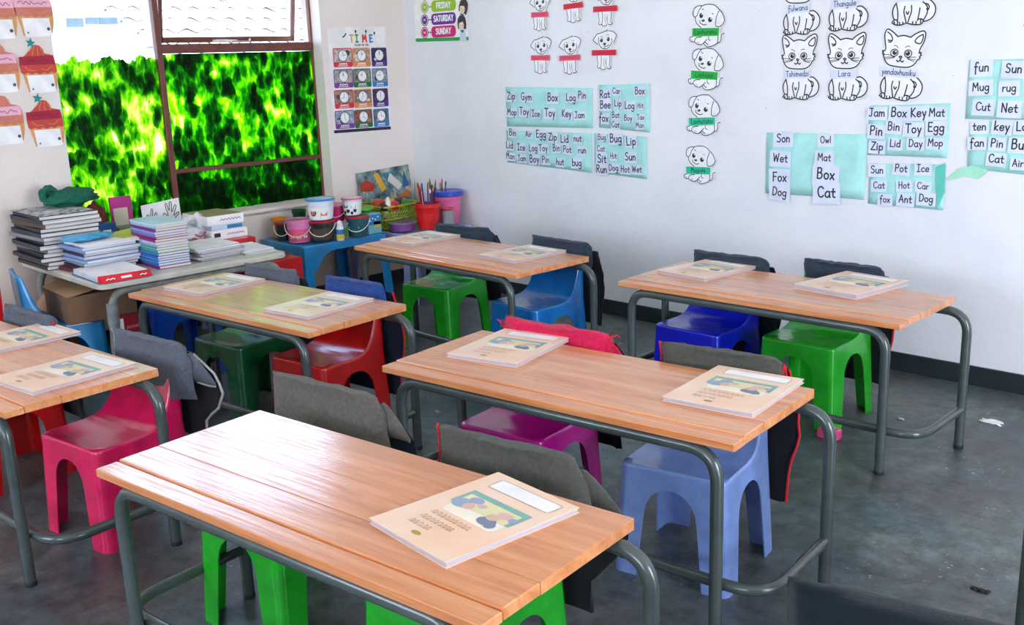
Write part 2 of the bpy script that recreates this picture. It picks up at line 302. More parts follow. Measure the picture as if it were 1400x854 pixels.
# ------------------------------------------------------------------ handwriting (marker strokes)
G = {
'a': (.55, ['s47,50 25,55 5,35 8,10 28,0 47,20', 'l48,54 48,10 54,0']), 'b': (.5, ['l6,100 6,0', 's6,30 20,54 42,48 48,25 36,2 18,0 6,14']),
'c': (.48, ['s44,44 28,54 8,42 5,18 20,0 44,8']), 'd': (.55, ['s46,44 25,54 6,36 8,8 28,0 46,18', 'l47,100 47,0']),
'e': (.5, ['s6,28 46,30 40,50 20,54 5,34 8,8 26,0 46,10']), 'f': (.42, ['s44,92 30,102 18,90 16,60 16,-30', 'l2,50 34,50']),
'g': (.55, ['s46,46 25,54 6,38 8,12 28,2 46,20', 's47,52 47,-10 38,-36 18,-36 6,-24']), 'h': (.5, ['l6,100 6,0', 's6,30 20,52 38,50 44,34 44,0']),
'i': (.2, ['l8,52 8,0', 'l8,72 9,76']), 'k': (.48, ['l6,100 6,0', 'l40,54 7,24 42,0']), 'l': (.2, ['l8,100 8,0']),
'm': (.78, ['l6,54 6,0', 's6,34 18,54 32,46 36,0', 's36,34 50,54 64,46 68,0']), 'n': (.5, ['l6,54 6,0', 's6,32 20,54 38,48 42,30 42,0']),
'o': (.52, ['s26,54 8,44 5,22 16,2 34,2 47,20 44,44 26,54']), 'p': (.52, ['l6,54 6,-38', 's6,36 22,54 44,46 46,20 30,2 8,14']),
'r': (.4, ['l6,54 6,0', 's6,30 18,50 36,52']), 's': (.44, ['s40,46 24,54 8,44 14,30 34,22 38,8 22,0 4,6']), 't': (.4, ['s20,82 18,20 24,4 38,4', 'l2,54 38,54']),
'u': (.5, ['s6,54 6,16 18,0 34,6 43,24', 'l44,54 44,0']), 'v': (.46, ['l4,54 22,0 42,54']), 'w': (.66, ['l4,54 16,0 31,44 46,0 60,54']),
'x': (.46, ['l4,54 42,0', 'l42,54 4,0']), 'y': (.5, ['l5,54 24,6', 'l44,54 16,-38']), 'z': (.46, ['l5,52 42,52 4,2 44,2']),
'A': (.66, ['l2,0 30,98 60,0', 'l14,34 48,34']), 'B': (.62, ['l8,98 8,0', 's8,98 40,98 46,76 34,56 8,54', 's8,54 44,52 54,28 40,2 8,0']),
'C': (.66, ['s60,82 40,99 14,84 6,48 18,10 42,0 62,16']), 'D': (.66, ['l8,98 8,0', 's8,98 40,94 58,66 56,30 36,4 8,0']), 'E': (.56, ['l50,98 8,98 8,0 52,0', 'l8,52 42,52']),
'F': (.54, ['l50,98 8,98 8,0', 'l8,52 42,52']), 'G': (.68, ['s60,84 40,99 14,84 6,46 20,6 44,0 60,20', 'l60,0 60,42 38,42']), 'H': (.64, ['l8,98 8,0', 'l54,98 54,0', 'l8,50 54,50']),
'I': (.5, ['l4,98 46,98', 'l25,98 25,0', 'l4,0 46,0']), 'J': (.56, ['l8,98 54,98', 's36,98 36,18 24,0 6,10']), 'K': (.6, ['l8,98 8,0', 'l50,98 9,44 54,0']),
'L': (.54, ['l8,98 8,0 50,0']), 'M': (.8, ['l6,0 12,98 38,40 64,98 72,0']), 'N': (.66, ['l8,0 8,98 56,0 56,98']), 'O': (.74, ['s36,99 10,80 6,40 24,2 52,4 66,40 58,84 36,99']),
'P': (.58, ['l8,98 8,0', 's8,98 42,98 52,76 40,52 8,48']), 'R': (.62, ['l8,98 8,0', 's8,98 42,98 50,76 38,54 8,50', 'l24,50 56,0']), 'S': (.6, ['s52,86 32,100 10,84 16,60 42,46 52,22 34,0 6,10']),
'T': (.64, ['l2,98 62,98', 'l32,98 32,0']), 'U': (.64, ['s8,98 8,30 20,2 44,4 54,34 54,98']), 'W': (.86, ['l4,98 20,0 40,80 60,0 78,98']),
'Y': (.62, ['l4,98 30,52 58,98', 'l30,52 30,0']), 'Z': (.62, ['l6,96 56,96 4,2 58,2']), ' ': (.4, []), "'": (.2, ['l8,100 6,82'])}
GC = {}
def glyph(ch):
    if ch not in GC:
        w, st = G[ch]; out = []
        for s_ in st:
            p = [tuple(float(q) / 100 for q in a.split(',')) for a in s_[1:].split()]
            if s_[0] == 's': out.append(smoothp([(x, y) for x, y in p], 3))
            else: out += [[Vector(p[i]), Vector(p[i + 1])] for i in range(len(p) - 1)]
        GC[ch] = (w, out)
    return GC[ch]
def tlen(t): return sum(glyph(c)[0] + .1 for c in t) - .1
def write(mb, text, cx, cz, h, fr, o, mi=0, sw=.11, rot=0, maxw=None, flip=1):
    L_ = tlen(text); sxx = h
    if maxw and L_ * h > maxw: sxx = maxw / L_
    x = -L_ * sxx / 2; c, s_ = math.cos(rot), math.sin(rot)
    for ch in text:
        w, st = glyph(ch)
        for qi, pl in enumerate(st):
            q = []
            for p in pl:
                a, b = (x + p.x * sxx), (p.y - .4) * h
                q.append((cx + (a * c - b * s_) * flip, cz + (a * s_ + b * c) * flip))
            mb.ribbon(q, h * sw, fr, o + .00003 * qi, mi)
        x += (w + .1) * sxx

# ================================================================== THE ROOM
LX, LY, H = 7.6, -7.1, 2.95
mb = MB(); mb.box(-3.4 * 0 - .2, LX + .2, LY - .2, .2, -.12, 0); struct(mb.build('floor', FLOOR))
mb = MB(); mb.box(-.2, LX + .2, LY - .2, .2, H, H + .1); struct(mb.build('ceiling', mat('ceiling_white', hx('EDEBE8'), .8)))
def wall_with_hole(name, axis, pos, thick, a0, a1, holes, m_, z1=H):
    """wall panel built round its openings; axis 0 -> plane x = pos, axis 1 -> plane y = pos; thick signed outwards"""
    mb = MB(); xs = sorted({a0, a1, *[h[0] for h in holes], *[h[1] for h in holes]}); zs = sorted({0, z1, *[h[2] for h in holes], *[h[3] for h in holes]})
    for i in range(len(xs) - 1):
        for j in range(len(zs) - 1):
            cx, cz = (xs[i] + xs[i + 1]) / 2, (zs[j] + zs[j + 1]) / 2
            if any(h[0] < cx < h[1] and h[2] < cz < h[3] for h in holes): continue
            p0, p1 = sorted((pos, pos + thick))
            if axis == 0: mb.box(p0, p1, xs[i], xs[i + 1], zs[j], zs[j + 1])
            else: mb.box(xs[i], xs[i + 1], p0, p1, zs[j], zs[j + 1])
    o = mb.build(name, m_); bm = bmesh.new(); bm.from_mesh(o.data); bmesh.ops.remove_doubles(bm, verts=bm.verts, dist=1e-5)
    seen = {}
    for f in bm.faces: seen.setdefault(tuple(round(x, 4) for x in f.calc_center_median()), []).append(f)
    bmesh.ops.delete(bm, geom=[f for l in seen.values() if len(l) > 1 for f in l], context='FACES_ONLY')
    bm.to_mesh(o.data); bm.free(); return struct(o)
WY0, WY1, WZ0, WZ1 = -2.36, -.685, .64, 2.62
wall_with_hole('wall_left', 0, 0, -.2, LY, 0, [(WY0, WY1, WZ0, WZ1)], WALLL)
wall_with_hole('wall_right', 1, 0, .2, -.2, LX + .2, [], WALLR)
wall_with_hole('wall_near', 1, LY, -.2, -.2, LX + .2, [(1.1, 3.3, 1.05, 2.45), (4.5, 6.7, 1.05, 2.45)], WALLL)
wall_with_hole('wall_far_side', 0, LX, .2, LY, 0, [(-3.4, -1.8, .02, 2.3)], WALLR)
mb = MB(); mb.box(.004, LX, -.014, -.001, .001, .088); mb.box(.001, .014, LY, -.014, .001, .088); struct(mb.build('baseboard_right', SKIRT))
# lumpy window sill plaster
mb = MB(); n = 40
rings = []
for i in range(n + 1):
    y = WY0 + (WY1 - WY0) * i / n; d = .008 * noise.noise(Vector((y * 7, 0, 0))); q = .006 * noise.noise(Vector((y * 19, 3, 0)))
    rings.append([(-.19, y, WZ0 + .022 + q), (-.02, y, WZ0 + .012 + q), (.010 + d, y, WZ0 + .004), (.014 + d, y, WZ0 - .012 + q), (.0, y, WZ0 - .03), (-.19, y, WZ0 - .03)])
mb.loft(rings); struct(mb.build('trim_1', WALLL, smooth=50))

# ---- window_1: brown steel frame, painted panes
def paint_glass(name, dark, seed, clear):
    M = bpy.data.materials.new(name); M.use_nodes = True; t = M.node_tree; t.nodes.clear(); L = t.links.new
    out = nd(t, 'ShaderNodeOutputMaterial'); ge = nd(t, 'ShaderNodeNewGeometry')
    ofs = nd(t, 'ShaderNodeVectorMath', operation='ADD'); ofs.inputs[1].default_value = (seed, seed * 2.3, seed * .7); L(ge.outputs['Position'], ofs.inputs[0])
    n0 = nd(t, 'ShaderNodeTexNoise', Scale=9.0, Detail=4.0); L(ofs.outputs[0], n0.inputs['Vector'])
    ds = nd(t, 'ShaderNodeVectorMath', operation='MULTIPLY_ADD'); ds.inputs[1].default_value = (.07, .07, .07); L(n0.outputs['Color'], ds.inputs[0]); L(ofs.outputs[0], ds.inputs[2])
    mp = nd(t, 'ShaderNodeMapping'); mp.inputs['Scale'].default_value = (1, 21, 11); L(ds.outputs[0], mp.inputs[0])
    vo = nd(t, 'ShaderNodeTexVoronoi', Scale=1.0); L(mp.outputs[0], vo.inputs['Vector'])
    sep = nd(t, 'ShaderNodeSeparateColor'); L(vo.outputs['Color'], sep.inputs[0])
    mp3 = nd(t, 'ShaderNodeMapping'); mp3.inputs['Scale'].default_value = (1, 70, 16); L(ds.outputs[0], mp3.inputs[0])
    n1 = nd(t, 'ShaderNodeTexNoise', Scale=1.0, Detail=6.0, Roughness=.7, Distortion=.4); L(mp3.outputs[0], n1.inputs['Vector'])
    n2 = nd(t, 'ShaderNodeTexNoise', Scale=5.5, Detail=3.0, Roughness=.6); L(ofs.outputs[0], n2.inputs['Vector'])
    a = nd(t, 'ShaderNodeMath', operation='MULTIPLY_ADD'); a.inputs[1].default_value = .95; L(n2.outputs[0], a.inputs[0]); a.inputs[2].default_value = -.12
    a1 = nd(t, 'ShaderNodeMath', operation='MULTIPLY_ADD'); a1.inputs[1].default_value = .30; L(vo.outputs['Distance'], a1.inputs[0]); L(a.outputs[0], a1.inputs[2])
    a2 = nd(t, 'ShaderNodeMath', operation='MULTIPLY_ADD'); a2.inputs[1].default_value = .16; L(sep.outputs[0], a2.inputs[0]); L(a1.outputs[0], a2.inputs[2])
    a4 = nd(t, 'ShaderNodeMath', operation='MULTIPLY_ADD'); a4.inputs[1].default_value = .50; L(n1.outputs[0], a4.inputs[0]); L(a2.outputs[0], a4.inputs[2])
    a3 = nd(t, 'ShaderNodeMath', operation='ADD'); a3.inputs[1].default_value = dark - .135; L(a4.outputs[0], a3.inputs[0])
    rp = nd(t, 'ShaderNodeValToRGB'); L(a3.outputs[0], rp.inputs[0]); e = rp.color_ramp.elements
    e[0].position = .46; e[0].color = (.0, .028, .0, 1); e[1].position = .93; e[1].color = (.9, .95, .35, 1)
    for p, c in ((.60, (.002, .10, .001)), (.70, (.02, .30, .0)), (.79, (.20, .62, .0)), (.86, (.55, .85, .01))):
        q = rp.color_ramp.elements.new(p); q.color = (*c, 1)
    tl = nd(t, 'ShaderNodeBsdfTranslucent'); L(rp.outputs[0], tl.inputs[0])
    gl = nd(t, 'ShaderNodeBsdfPrincipled'); L(rp.outputs[0], gl.inputs['Base Color']); gl.inputs['Roughness'].default_value = .3
    m1 = nd(t, 'ShaderNodeMixShader'); m1.inputs[0].default_value = .85; L(gl.outputs[0], m1.inputs[1]); L(tl.outputs[0], m1.inputs[2])
    tr = nd(t, 'ShaderNodeBsdfTransparent'); tr.inputs[0].default_value = (.97, 1, .9, 1)
    cr_ = nd(t, 'ShaderNodeMapRange'); cr_.inputs[1].default_value = clear; cr_.inputs[2].default_value = clear + .05; L(a3.outputs[0], cr_.inputs[0])
    m2 = nd(t, 'ShaderNodeMixShader'); L(cr_.outputs[0], m2.inputs[0]); L(m1.outputs[0], m2.inputs[1]); L(tr.outputs[0], m2.inputs[2])
    L(m2.outputs[0], out.inputs[0]); MATS[name] = M; return M
def clear_glass():
    M = bpy.data.materials.new('window_glass'); M.use_nodes = True; t = M.node_tree; t.nodes.clear(); L = t.links.new
    out = nd(t, 'ShaderNodeOutputMaterial'); tr = nd(t, 'ShaderNodeBsdfTransparent'); tr.inputs[0].default_value = (.97, .98, .98, 1)
    gl = nd(t, 'ShaderNodeBsdfGlossy'); gl.inputs['Roughness'].default_value = .02; fr = nd(t, 'ShaderNodeFresnel'); fr.inputs[0].default_value = 1.45
    mx = nd(t, 'ShaderNodeMixShader'); L(fr.outputs[0], mx.inputs[0]); L(tr.outputs[0], mx.inputs[1]); L(gl.outputs[0], mx.inputs[2]); L(mx.outputs[0], out.inputs[0])
    MATS['window_glass'] = M; return M
GLASS = clear_glass()
win = bpy.data.objects.new('window_1', None); col.objects.link(win); win.location = (-.11, -1.5, WZ0); WP['window_1'] = Vector(win.location); struct(win)
XG = -.115
def bar(name, y0, y1, z0, z1, x0=-.13, x1=-.098, par=win):
    mb = MB(); mb.box(x0, x1, y0, y1, z0, z1, bev=.003); return mb.build(name, BROWN, par, smooth=30)
bar('window_frame', WY0, WY0 + .03, WZ0, WZ1); bar('window_frame', WY1 - .012, WY1 + .004, WZ0, WZ1); bar('window_frame', WY0, WY1, WZ1 - .03, WZ1); bar('window_frame', WY0, WY1, WZ0 - .01, WZ0 + .012)
bar('mullion', -1.745, -1.712, WZ0 + .01, WZ1 - .03, -.135, -.09)
bar('transom', -1.712, WY1 - .01, 1.592, 1.645, -.135, -.088)
bar('glazing_bar', -1.712, WY1 - .01, .905, .93)
def pane(name, y0, y1, z0, z1, m_, ragged=False, x=XG):
    mb = MB()
    if not ragged: mb.box(x, x + .004, y0, y1, z0, z1)
    else:
        n = 60; random.seed(5); pts = [(y0, z0), (y1, z0)]
        for i in range(n + 1):
            y = y1 + (y0 - y1) * i / n; st = int(i / 6.5)
            pts.append((y, z1 + .018 * math.sin(st * 2.1) + .02 * noise.noise(Vector((y * 30, 2, 0))) + random.uniform(-.006, .006)))
        mb.plate(pts, frL, x, x + .002)
    return mb.build(name, m_, win)
pane('glass_pane', -2.345, -1.74, WZ0, WZ1 - .02, GLASS, x=XG - .006)
p = pane('painted_pane', -2.345, -1.742, WZ0 + .01, 1.568, paint_glass('green_paint_left', .02, 3.1, .97), True); tag(p, 'bright green brushed paint with yellow gaps')
p = pane('painted_pane', -1.712, -.697, .93, 1.59, paint_glass('green_paint_middle', -.03, 8.3, .97)); tag(p, 'leaf green dabbed paint')
p = pane('painted_pane', -1.712, -.697, WZ0 + .01, .905, paint_glass('green_paint_low', -.12, 14.7, .97)); tag(p, 'dark green smooth paint')
# outward swung top-hung sash
sash = MB(); ht, dp = .66, .30
zt = WZ1 - .04; zb = 1.657; ang = math.asin(dp / ht) if dp < ht else .4
def S_(y, s_, o=0):  # s_: distance down from the hinge along the sash
    return (-.13 - s_ * .24 - o, y, zt - s_ * (zt - zb) / .70)
def sbar(y0, y1, s0, s1):
    vv = [S_(y0, s0), S_(y1, s0), S_(y1, s1), S_(y0, s1), S_(y0, s0, .02), S_(y1, s0, .02), S_(y1, s1, .02), S_(y0, s1, .02)]
    sash.add(vv, [[0, 1, 2, 3], [4, 7, 6, 5], [0, 4, 5, 1], [1, 5, 6, 2], [2, 6, 7, 3], [3, 7, 4, 0]])
for a in ((-1.625, -1.60, 0, .70), (-.715, -.69, 0, .70), (-1.625, -.69, 0, .025), (-1.625, -.69, .675, .70)): sbar(*a)
so = sash.build('window_sash', BROWN, win)
mb = MB(); mb.add([S_(-1.61, .01, .01), S_(-.70, .01, .01), S_(-.70, .69, .01), S_(-1.61, .69, .01)], [[0, 1, 2, 3]]); mb.build('glass_pane', GLASS, so)
mb = MB(); mb.tube([(-.29, -1.28, 1.668), (-.22, -1.24, 1.666), (-.14, -1.20, 1.66)], .006); mb.tube([(-.14, -1.24, 1.655), (-.14, -1.12, 1.655), (-.16, -1.10, 1.668)], .006)
mb.build('stay_bar', mat('worn_steel', hx('B9A69C'), .4, metal=.4), win, smooth=40)

# plain windows behind the camera (only their light and reflections reach the picture)
for i, (a, b) in enumerate(((1.1, 3.3), (4.5, 6.7))):
    o = bpy.data.objects.new('window_%d' % (i + 2), None); col.objects.link(o); o.location = (a, LY, 1.05); WP[o.name] = Vector(o.location); struct(o)
    for x in (a + .02, (a + b) / 2, b - .02):
        mb = MB(); mb.box(x - .02, x + .02, LY - .12, LY - .08, 1.05, 2.45); mb.build('window_frame', BROWN, o)
    for z in (1.07, 1.8, 2.43):
        mb = MB(); mb.box(a, b, LY - .12, LY - .08, z - .02, z + .02); mb.build('window_frame', BROWN, o)
mb = MB(); mb.box(LX + .05, LX + .09, -3.4, -3.34, 0.02, 2.3); mb.box(LX + .05, LX + .09, -1.86, -1.8, .02, 2.3); mb.box(LX + .05, LX + .09, -3.4, -1.8, 2.24, 2.3); struct(mb.build('door_1', BROWN))

# ---- outside: yard, neighbouring house with tiled roof, low far building
mb = MB(); mb.box(-30, -.2, -16, 20, -.2, -.1); struct(mb.build('yard_ground', mat('pale_yard', hx('C9BFAE'), .9, .2, 2)))
nb = thing('house', 'white house with pale wavy tiled roof seen through the open top window sash', 'house', (-5, 1.5, 0))
mb = MB(); mb.box(-7.5, -3.6, .04, 6, -.1, 1.62); mb.build('wall', mat('sunlit_white_wall', hx('F3F1EC'), .8), nb)
mb = MB(); mb.box(-3.62, -3.5, -.13, -.02, 1.71, 3.3, 0); mb.box(-3.62, -3.5, -.13, .30, 1.68, 1.715, 0); mb.build('barge_board', mat('lilac_grey_pipe', hx('7C7690'), .5), nb)
TILE = mat('pale_roof_tile', hx('F0EAE4'), .8, .08)
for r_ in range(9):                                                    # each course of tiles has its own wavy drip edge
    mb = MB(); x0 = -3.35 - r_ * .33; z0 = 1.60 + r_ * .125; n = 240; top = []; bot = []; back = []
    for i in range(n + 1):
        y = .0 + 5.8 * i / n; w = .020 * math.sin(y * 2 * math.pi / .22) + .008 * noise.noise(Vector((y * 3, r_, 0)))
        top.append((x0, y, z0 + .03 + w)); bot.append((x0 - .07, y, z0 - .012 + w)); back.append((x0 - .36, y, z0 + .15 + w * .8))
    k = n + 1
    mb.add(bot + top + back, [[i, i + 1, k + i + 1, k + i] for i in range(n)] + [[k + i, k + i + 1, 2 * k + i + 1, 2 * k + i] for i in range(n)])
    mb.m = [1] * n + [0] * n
    mb.build('tile_course', [TILE, mat('tile_lip_shade', hx('4A4240'), .9)], nb, smooth=40)  # dark under-lip faces: the shade below each course is put into their colour
fb = thing('low_building', 'pale low building with grey high windows beyond the left window pane', 'building', (-9, -.5, 0))
mb = MB(); mb.box(-12, -9, -9, 2.5, -.1, 2.7); mb.build('wall', MATS['sunlit_white_wall'], fb)
mb = MB(); mb.add([(-8.6, -9.2, 2.62), (-8.6, 2.7, 2.62), (-12, 2.7, 3.7), (-12, -9.2, 3.7), (-8.6, -9.2, 2.55), (-8.6, 2.7, 2.55)], [[0, 1, 2, 3], [4, 5, 1, 0]]); mb.build('roof', TILE, fb)
for (pa, pb, qa, qb) in ((92, 113, 25, 37), (118, 135, 24, 33), (137, 160, 24, 33)):
    A = hit(pa, qb, 0, -8.98); B = hit(pb, qa, 0, -8.98); mb = MB(); mb.box(-9.0, -8.97, A.y, B.y, A.z, B.z); w_ = mb.build('window', mat('dull_pane', hx('6A7A84'), .3), fb)

# ================================================================== DESKS
DL, DW, DH = 1.21, .4876, .573
def make_desk():
    t = bpy.data.objects.new('school_desk', None); col.objects.link(t); t.empty_display_size = .1
    b = [(-DW / 2, -DW / 2 + .058, -.0045), (-DW / 2 + .0595, -.075, 0), (-.0745, .055, 0), (.0555, .155, 0), (.1555, DW / 2, 0)]
    for i, (y0, y1, dz) in enumerate(b):
        mb = MB(); e = .0 if i else .004; mb.box(-DL / 2 - e, DL / 2 + e * .3, y0, y1, DH - .026, DH + dz, bev=.0022 if i < 2 else .0003); mb.build('plank', WOOD, t, local=True, smooth=30)
    for s_ in (-.42, .42):
        mb = MB(); mb.box(s_ - .02, s_ + .02, -.205, .205, DH - .034, DH - .0262); mb.build('cleat', STEEL, t, local=True)
    zr = DH - .0262 - .0175
    for nm, hxx, y in (('front_frame', DL / 2 - .054, -DW / 2 + .02), ('rear_frame', DL / 2 + .070, DW / 2 - .049)):
        mb = MB(); mb.tube(bezbend([(-hxx, y, .006), (-hxx, y, zr), (hxx, y, zr), (hxx, y, .006)], .085, 8), .0172, 16); f = mb.build(nm, STEEL, t, local=True, smooth=50)
        for s_ in (-1, 1):
            mb = MB(); mb.lathe([(.0176, 0), (.0180, .002), (.0178, .014), (.0173, .015)], (s_ * hxx, y, 0), 16); mb.build('foot_cap', RUBBER, f, local=True, smooth=40)
    xr = DL / 2 + .070; yf = -DW / 2 + .02 + .0335
    mb = MB(); mb.tube(bezbend([(-xr, DW / 2 - .065, .155), (-xr, yf, .155), (xr, yf, .155), (xr, DW / 2 - .065, .155)], .11, 8), .0158, 14); mb.build('floor_rail', STEEL, t, local=True, smooth=50)
    return t
desk0 = make_desk()
DESKS = {'0': (1.97525, -3.45313, 5.346), '1': (3.80058, -3.32263, 6.993), '2': (1.92984, -2.40336, 5.629), '3': (3.66356, -2.35368, 6.813), '4': (1.83908, -1.18205, -.26), '5': (3.49269, -1.00472, 1.786), '6': (5.597, -2.217, 20)}
DLAB = {'0': 'wooden double school desk at the left edge, with an open-fanned orange workbook',
        '1': 'nearest wooden school desk, half covered by window glare, one workbook on it',
        '2': 'wooden school desk in front of the paper-laden table, two glare-white workbooks',
        '3': 'wooden school desk in the middle of the room, two workbooks, above the lilac chair',
        '4': 'wooden school desk in the far corner beside the blue paint table',
        '5': 'wooden school desk beside the right wall, royal blue and green chairs behind it',
        '6': 'school desk mostly out of frame at right, only its leg showing'}
for k, (x, y, a) in DESKS.items():
    o = desk0 if k == '0' else copy_tree(desk0)
    o.location = (x, y, 0); o.rotation_euler = (0, 0, R(a)); tag(o, DLAB[k], 'desk', 'wooden double school desks')
def desk_pt(k, lx, ly):
    x, y, a = DESKS[k]; a = R(a); return (x + lx * math.cos(a) - ly * math.sin(a), y + lx * math.sin(a) + ly * math.cos(a))

# ================================================================== CHAIRS (moulded plastic)
HS, HB = .342, .603
def chair_meshes():
    rc = .026; zap = HS - .058
    def lim(z):
        if z <= HS: q = (HS - z) / HS; return .165 + .017 * q, -.165 - .016 * q, .176 + .016 * q
        q = (z - HS) / (HB - HS); return .165 - .020 * q, -.165, .176 + .016 * q
    def P(side, a, z, ins=0):
        hxx, yf, yr = lim(z); hxx -= ins; yf += ins; yr -= ins
        if side == 0: return Vector((-hxx + rc + (2 * hxx - 2 * rc) * a, yf, z))
        if side == 1: return Vector((hxx, yf + rc + (yr - yf - 2 * rc) * a, z))
        if side == 2: return Vector((hxx - rc - (2 * hxx - 2 * rc) * a, yr, z))
        if side == 3: return Vector((-hxx, yr - rc - (yr - yf - 2 * rc) * a, z))
        cx, cy, st = {4: (hxx - rc, yf + rc, -90), 5: (hxx - rc, yr - rc, 0), 6: (-hxx + rc, yr - rc, 90), 7: (-hxx + rc, yf + rc, 180)}[side]
        t = R(st + 90 * a); return Vector((cx + rc * math.cos(t), cy + rc * math.sin(t), z))
    prof = [(-.2, HS), (.0, HS), (.045, HS + .006), (.075, HS + .022), (.10, HS + .055), (.122, HS + .11), (.138, HS + .17), (.150, HS + .225), (.158, HS + .252), (.168, HB - .012), (.176, HB - .003), (.2, HB)]
    def ptop(y):
        for i in range(len(prof) - 1):
            if prof[i][0] <= y <= prof[i + 1][0]:
                t = (y - prof[i][0]) / (prof[i + 1][0] - prof[i][0]); return prof[i][1] * (1 - t) + prof[i + 1][1] * t
        return HB
    et, eb, rr = .215, .165, .26; fh = .085
    half = [(et * q, eb * q, 0) for q in (0, .2, .4, .6, .8, 1)] + [(et + 1e-4, et, zap - fh)] + [(et + rr * (1 - math.cos(R(p))), None, zap - fh + fh * math.sin(R(p))) for p in (20, 40, 58, 75, 90)] + [(.5, None, zap)]
    half = [(a, a if b is None else b, z) for a, b, z in half]
    full = half + [(1 - a, 1 - b, z) for a, b, z in half[-2::-1]]
    cols = []  # (side, a_top, a_bot, zbot, part)
    for side, corner in ((0, 4), (1, 5), (2, 6), (3, 7)):
        for a, b, z in full: cols.append((side, a, b, z))
        for q in (.25, .5, .75): cols.append((corner, q, q, 0))
    def ztop(side, a):
        if side in (0, 4, 7) : return HS
        if side == 2: return HB - .010 * (abs(a - .5) * 2) ** 4
        p = P(side, a, HS); return min(ptop(p.y), HB - .012) if side in (5, 6) and False else min(ptop(p.y), HB - .010)
    parts = {'seat': MB(), 'backrest': MB()}; legs = [MB() for _ in range(4)]
    N = len(cols); up = []; low = []
    for side, a, b, zb_ in cols:
        zt_ = ztop(side, a); ab = lambda z, a=a, b=b, zb_=zb_: a if z >= zap else a + (b - a) * ((zap - z) / max(zap - zb_, 1e-6) if zb_ < zap else 0)
        zz = [zt_, zt_ - .004] + ([zt_ - (zt_ - HS) * q for q in (.33, .66, 1)] if zt_ > HS + .012 else [zt_ - .008, zt_ - .014, zt_ - .02]) + [zap]
        up.append([P(side, ab(z), z, .005 if i == 0 else 0.0015 if i == 1 else 0) for i, z in enumerate(zz)])
        low.append([P(side, ab(zap + (zb_ - zap) * q / 4), zap + (zb_ - zap) * q / 4) for q in range(5)])
    def isback(i): p = up[i][-1]; return p.y > .03
    for i in range(N):
        j = (i + 1) % N; tgt = parts['backrest' if isback(i) and isback(j) else 'seat']
        for q in range(5): tgt.add([up[i][q], up[j][q], up[j][q + 1], up[i][q + 1]], [[0, 3, 2, 1]])
        if cols[i][3] < zap - 1e-5 or cols[j][3] < zap - 1e-5:
            p = low[i][0]; L_ = legs[(0 if p.x < 0 else 1) + (0 if p.y < 0 else 2)]
            for q in range(4): L_.add([low[i][q], low[j][q], low[j][q + 1], low[i][q + 1]], [[0, 3, 2, 1]])
    # top surface: pair right-hand columns with left-hand ones
    idx = {(c[0], round(c[1], 5)): i for i, c in enumerate(cols)}
    rows = [(idx[(0, 1.0)], idx[(0, 0.0)])] + [(idx[(4, q)], idx[(7, 1 - q)]) for q in (.25, .5, .75)] + [(idx[(1, round(a, 5))], idx[(3, round(1 - a, 5))]) for a, b, z in full] + [(idx[(5, q)], idx[(6, 1 - q)]) for q in (.25, .5, .75)] + [(idx[(2, 0.0)], idx[(2, 1.0)])]
    K = 12; grid = []
    for n_, (r_, l_) in enumerate(rows):
        A, B = up[l_][0], up[r_][0]; y = (A.y + B.y) / 2; z = A.z; row = []
        ds = min(1, max(0, (y + .158) / .05)); bk = min(1, max(0, (z - HS) / .1)); tp = 1 - max(0, (z - (HB - .03)) / .03)
        for k in range(K + 1):
            u = -1 + 2 * k / K; w = (1 - u * u); p = A.lerp(B, k / K)
            p = p + Vector((0, .018 * bk * w * max(tp, 0), -.007 * ds * w * (1 - bk)));
            if n_ == len(rows) - 1: p.z = ztop(2, 1 - k / K if False else .5 - u / 2); p.y = up[idx[(2, 0.0)]][0].y
            row.append(p)
        grid.append(row)
    for n_ in range(len(rows) - 1):
        tgt = parts['backrest' if (isback(rows[n_][0]) and isback(rows[n_ + 1][0])) else 'seat']
        for k in range(K): tgt.add([grid[n_][k], grid[n_][k + 1], grid[n_ + 1][k + 1], grid[n_ + 1][k]], [[0, 1, 2, 3]])
    out = []
    for nm, mb in list(parts.items()) + [('leg', l) for l in legs]:
        me = bpy.data.meshes.new('chair_' + nm); me.from_pydata(mb.v, [], mb.f); bm = bmesh.new(); bm.from_mesh(me)
        bmesh.ops.remove_doubles(bm, verts=bm.verts, dist=3e-4); bmesh.ops.recalc_face_normals(bm, faces=bm.faces)
        c0 = Vector((0, .06, .2)); s_ = sum(f.normal.dot(f.calc_center_median() - c0) for f in bm.faces)
        if s_ < 0: bmesh.ops.reverse_faces(bm, faces=bm.faces)
        bmesh.ops.solidify(bm, geom=bm.faces[:], thickness=.004); bmesh.ops.recalc_face_normals(bm, faces=bm.faces)
        bm.to_mesh(me); bm.free(); me.polygons.foreach_set('use_smooth', [True] * len(me.polygons)); me.set_sharp_from_angle(angle=R(48))
        me.materials.append(None); out.append((nm, me))
    return out
CHM = chair_meshes()
def chair(x, y, rot, m_, label, group='small moulded plastic chairs'):
    t = thing('plastic_chair', label, 'chair', (x, y, 0), R(rot), group)
    for nm, me in CHM:
        o = bpy.data.objects.new(nm, me); col.objects.link(o); o.parent = t; o.material_slots[0].link = 'OBJECT'; o.material_slots[0].material = m_
    return t

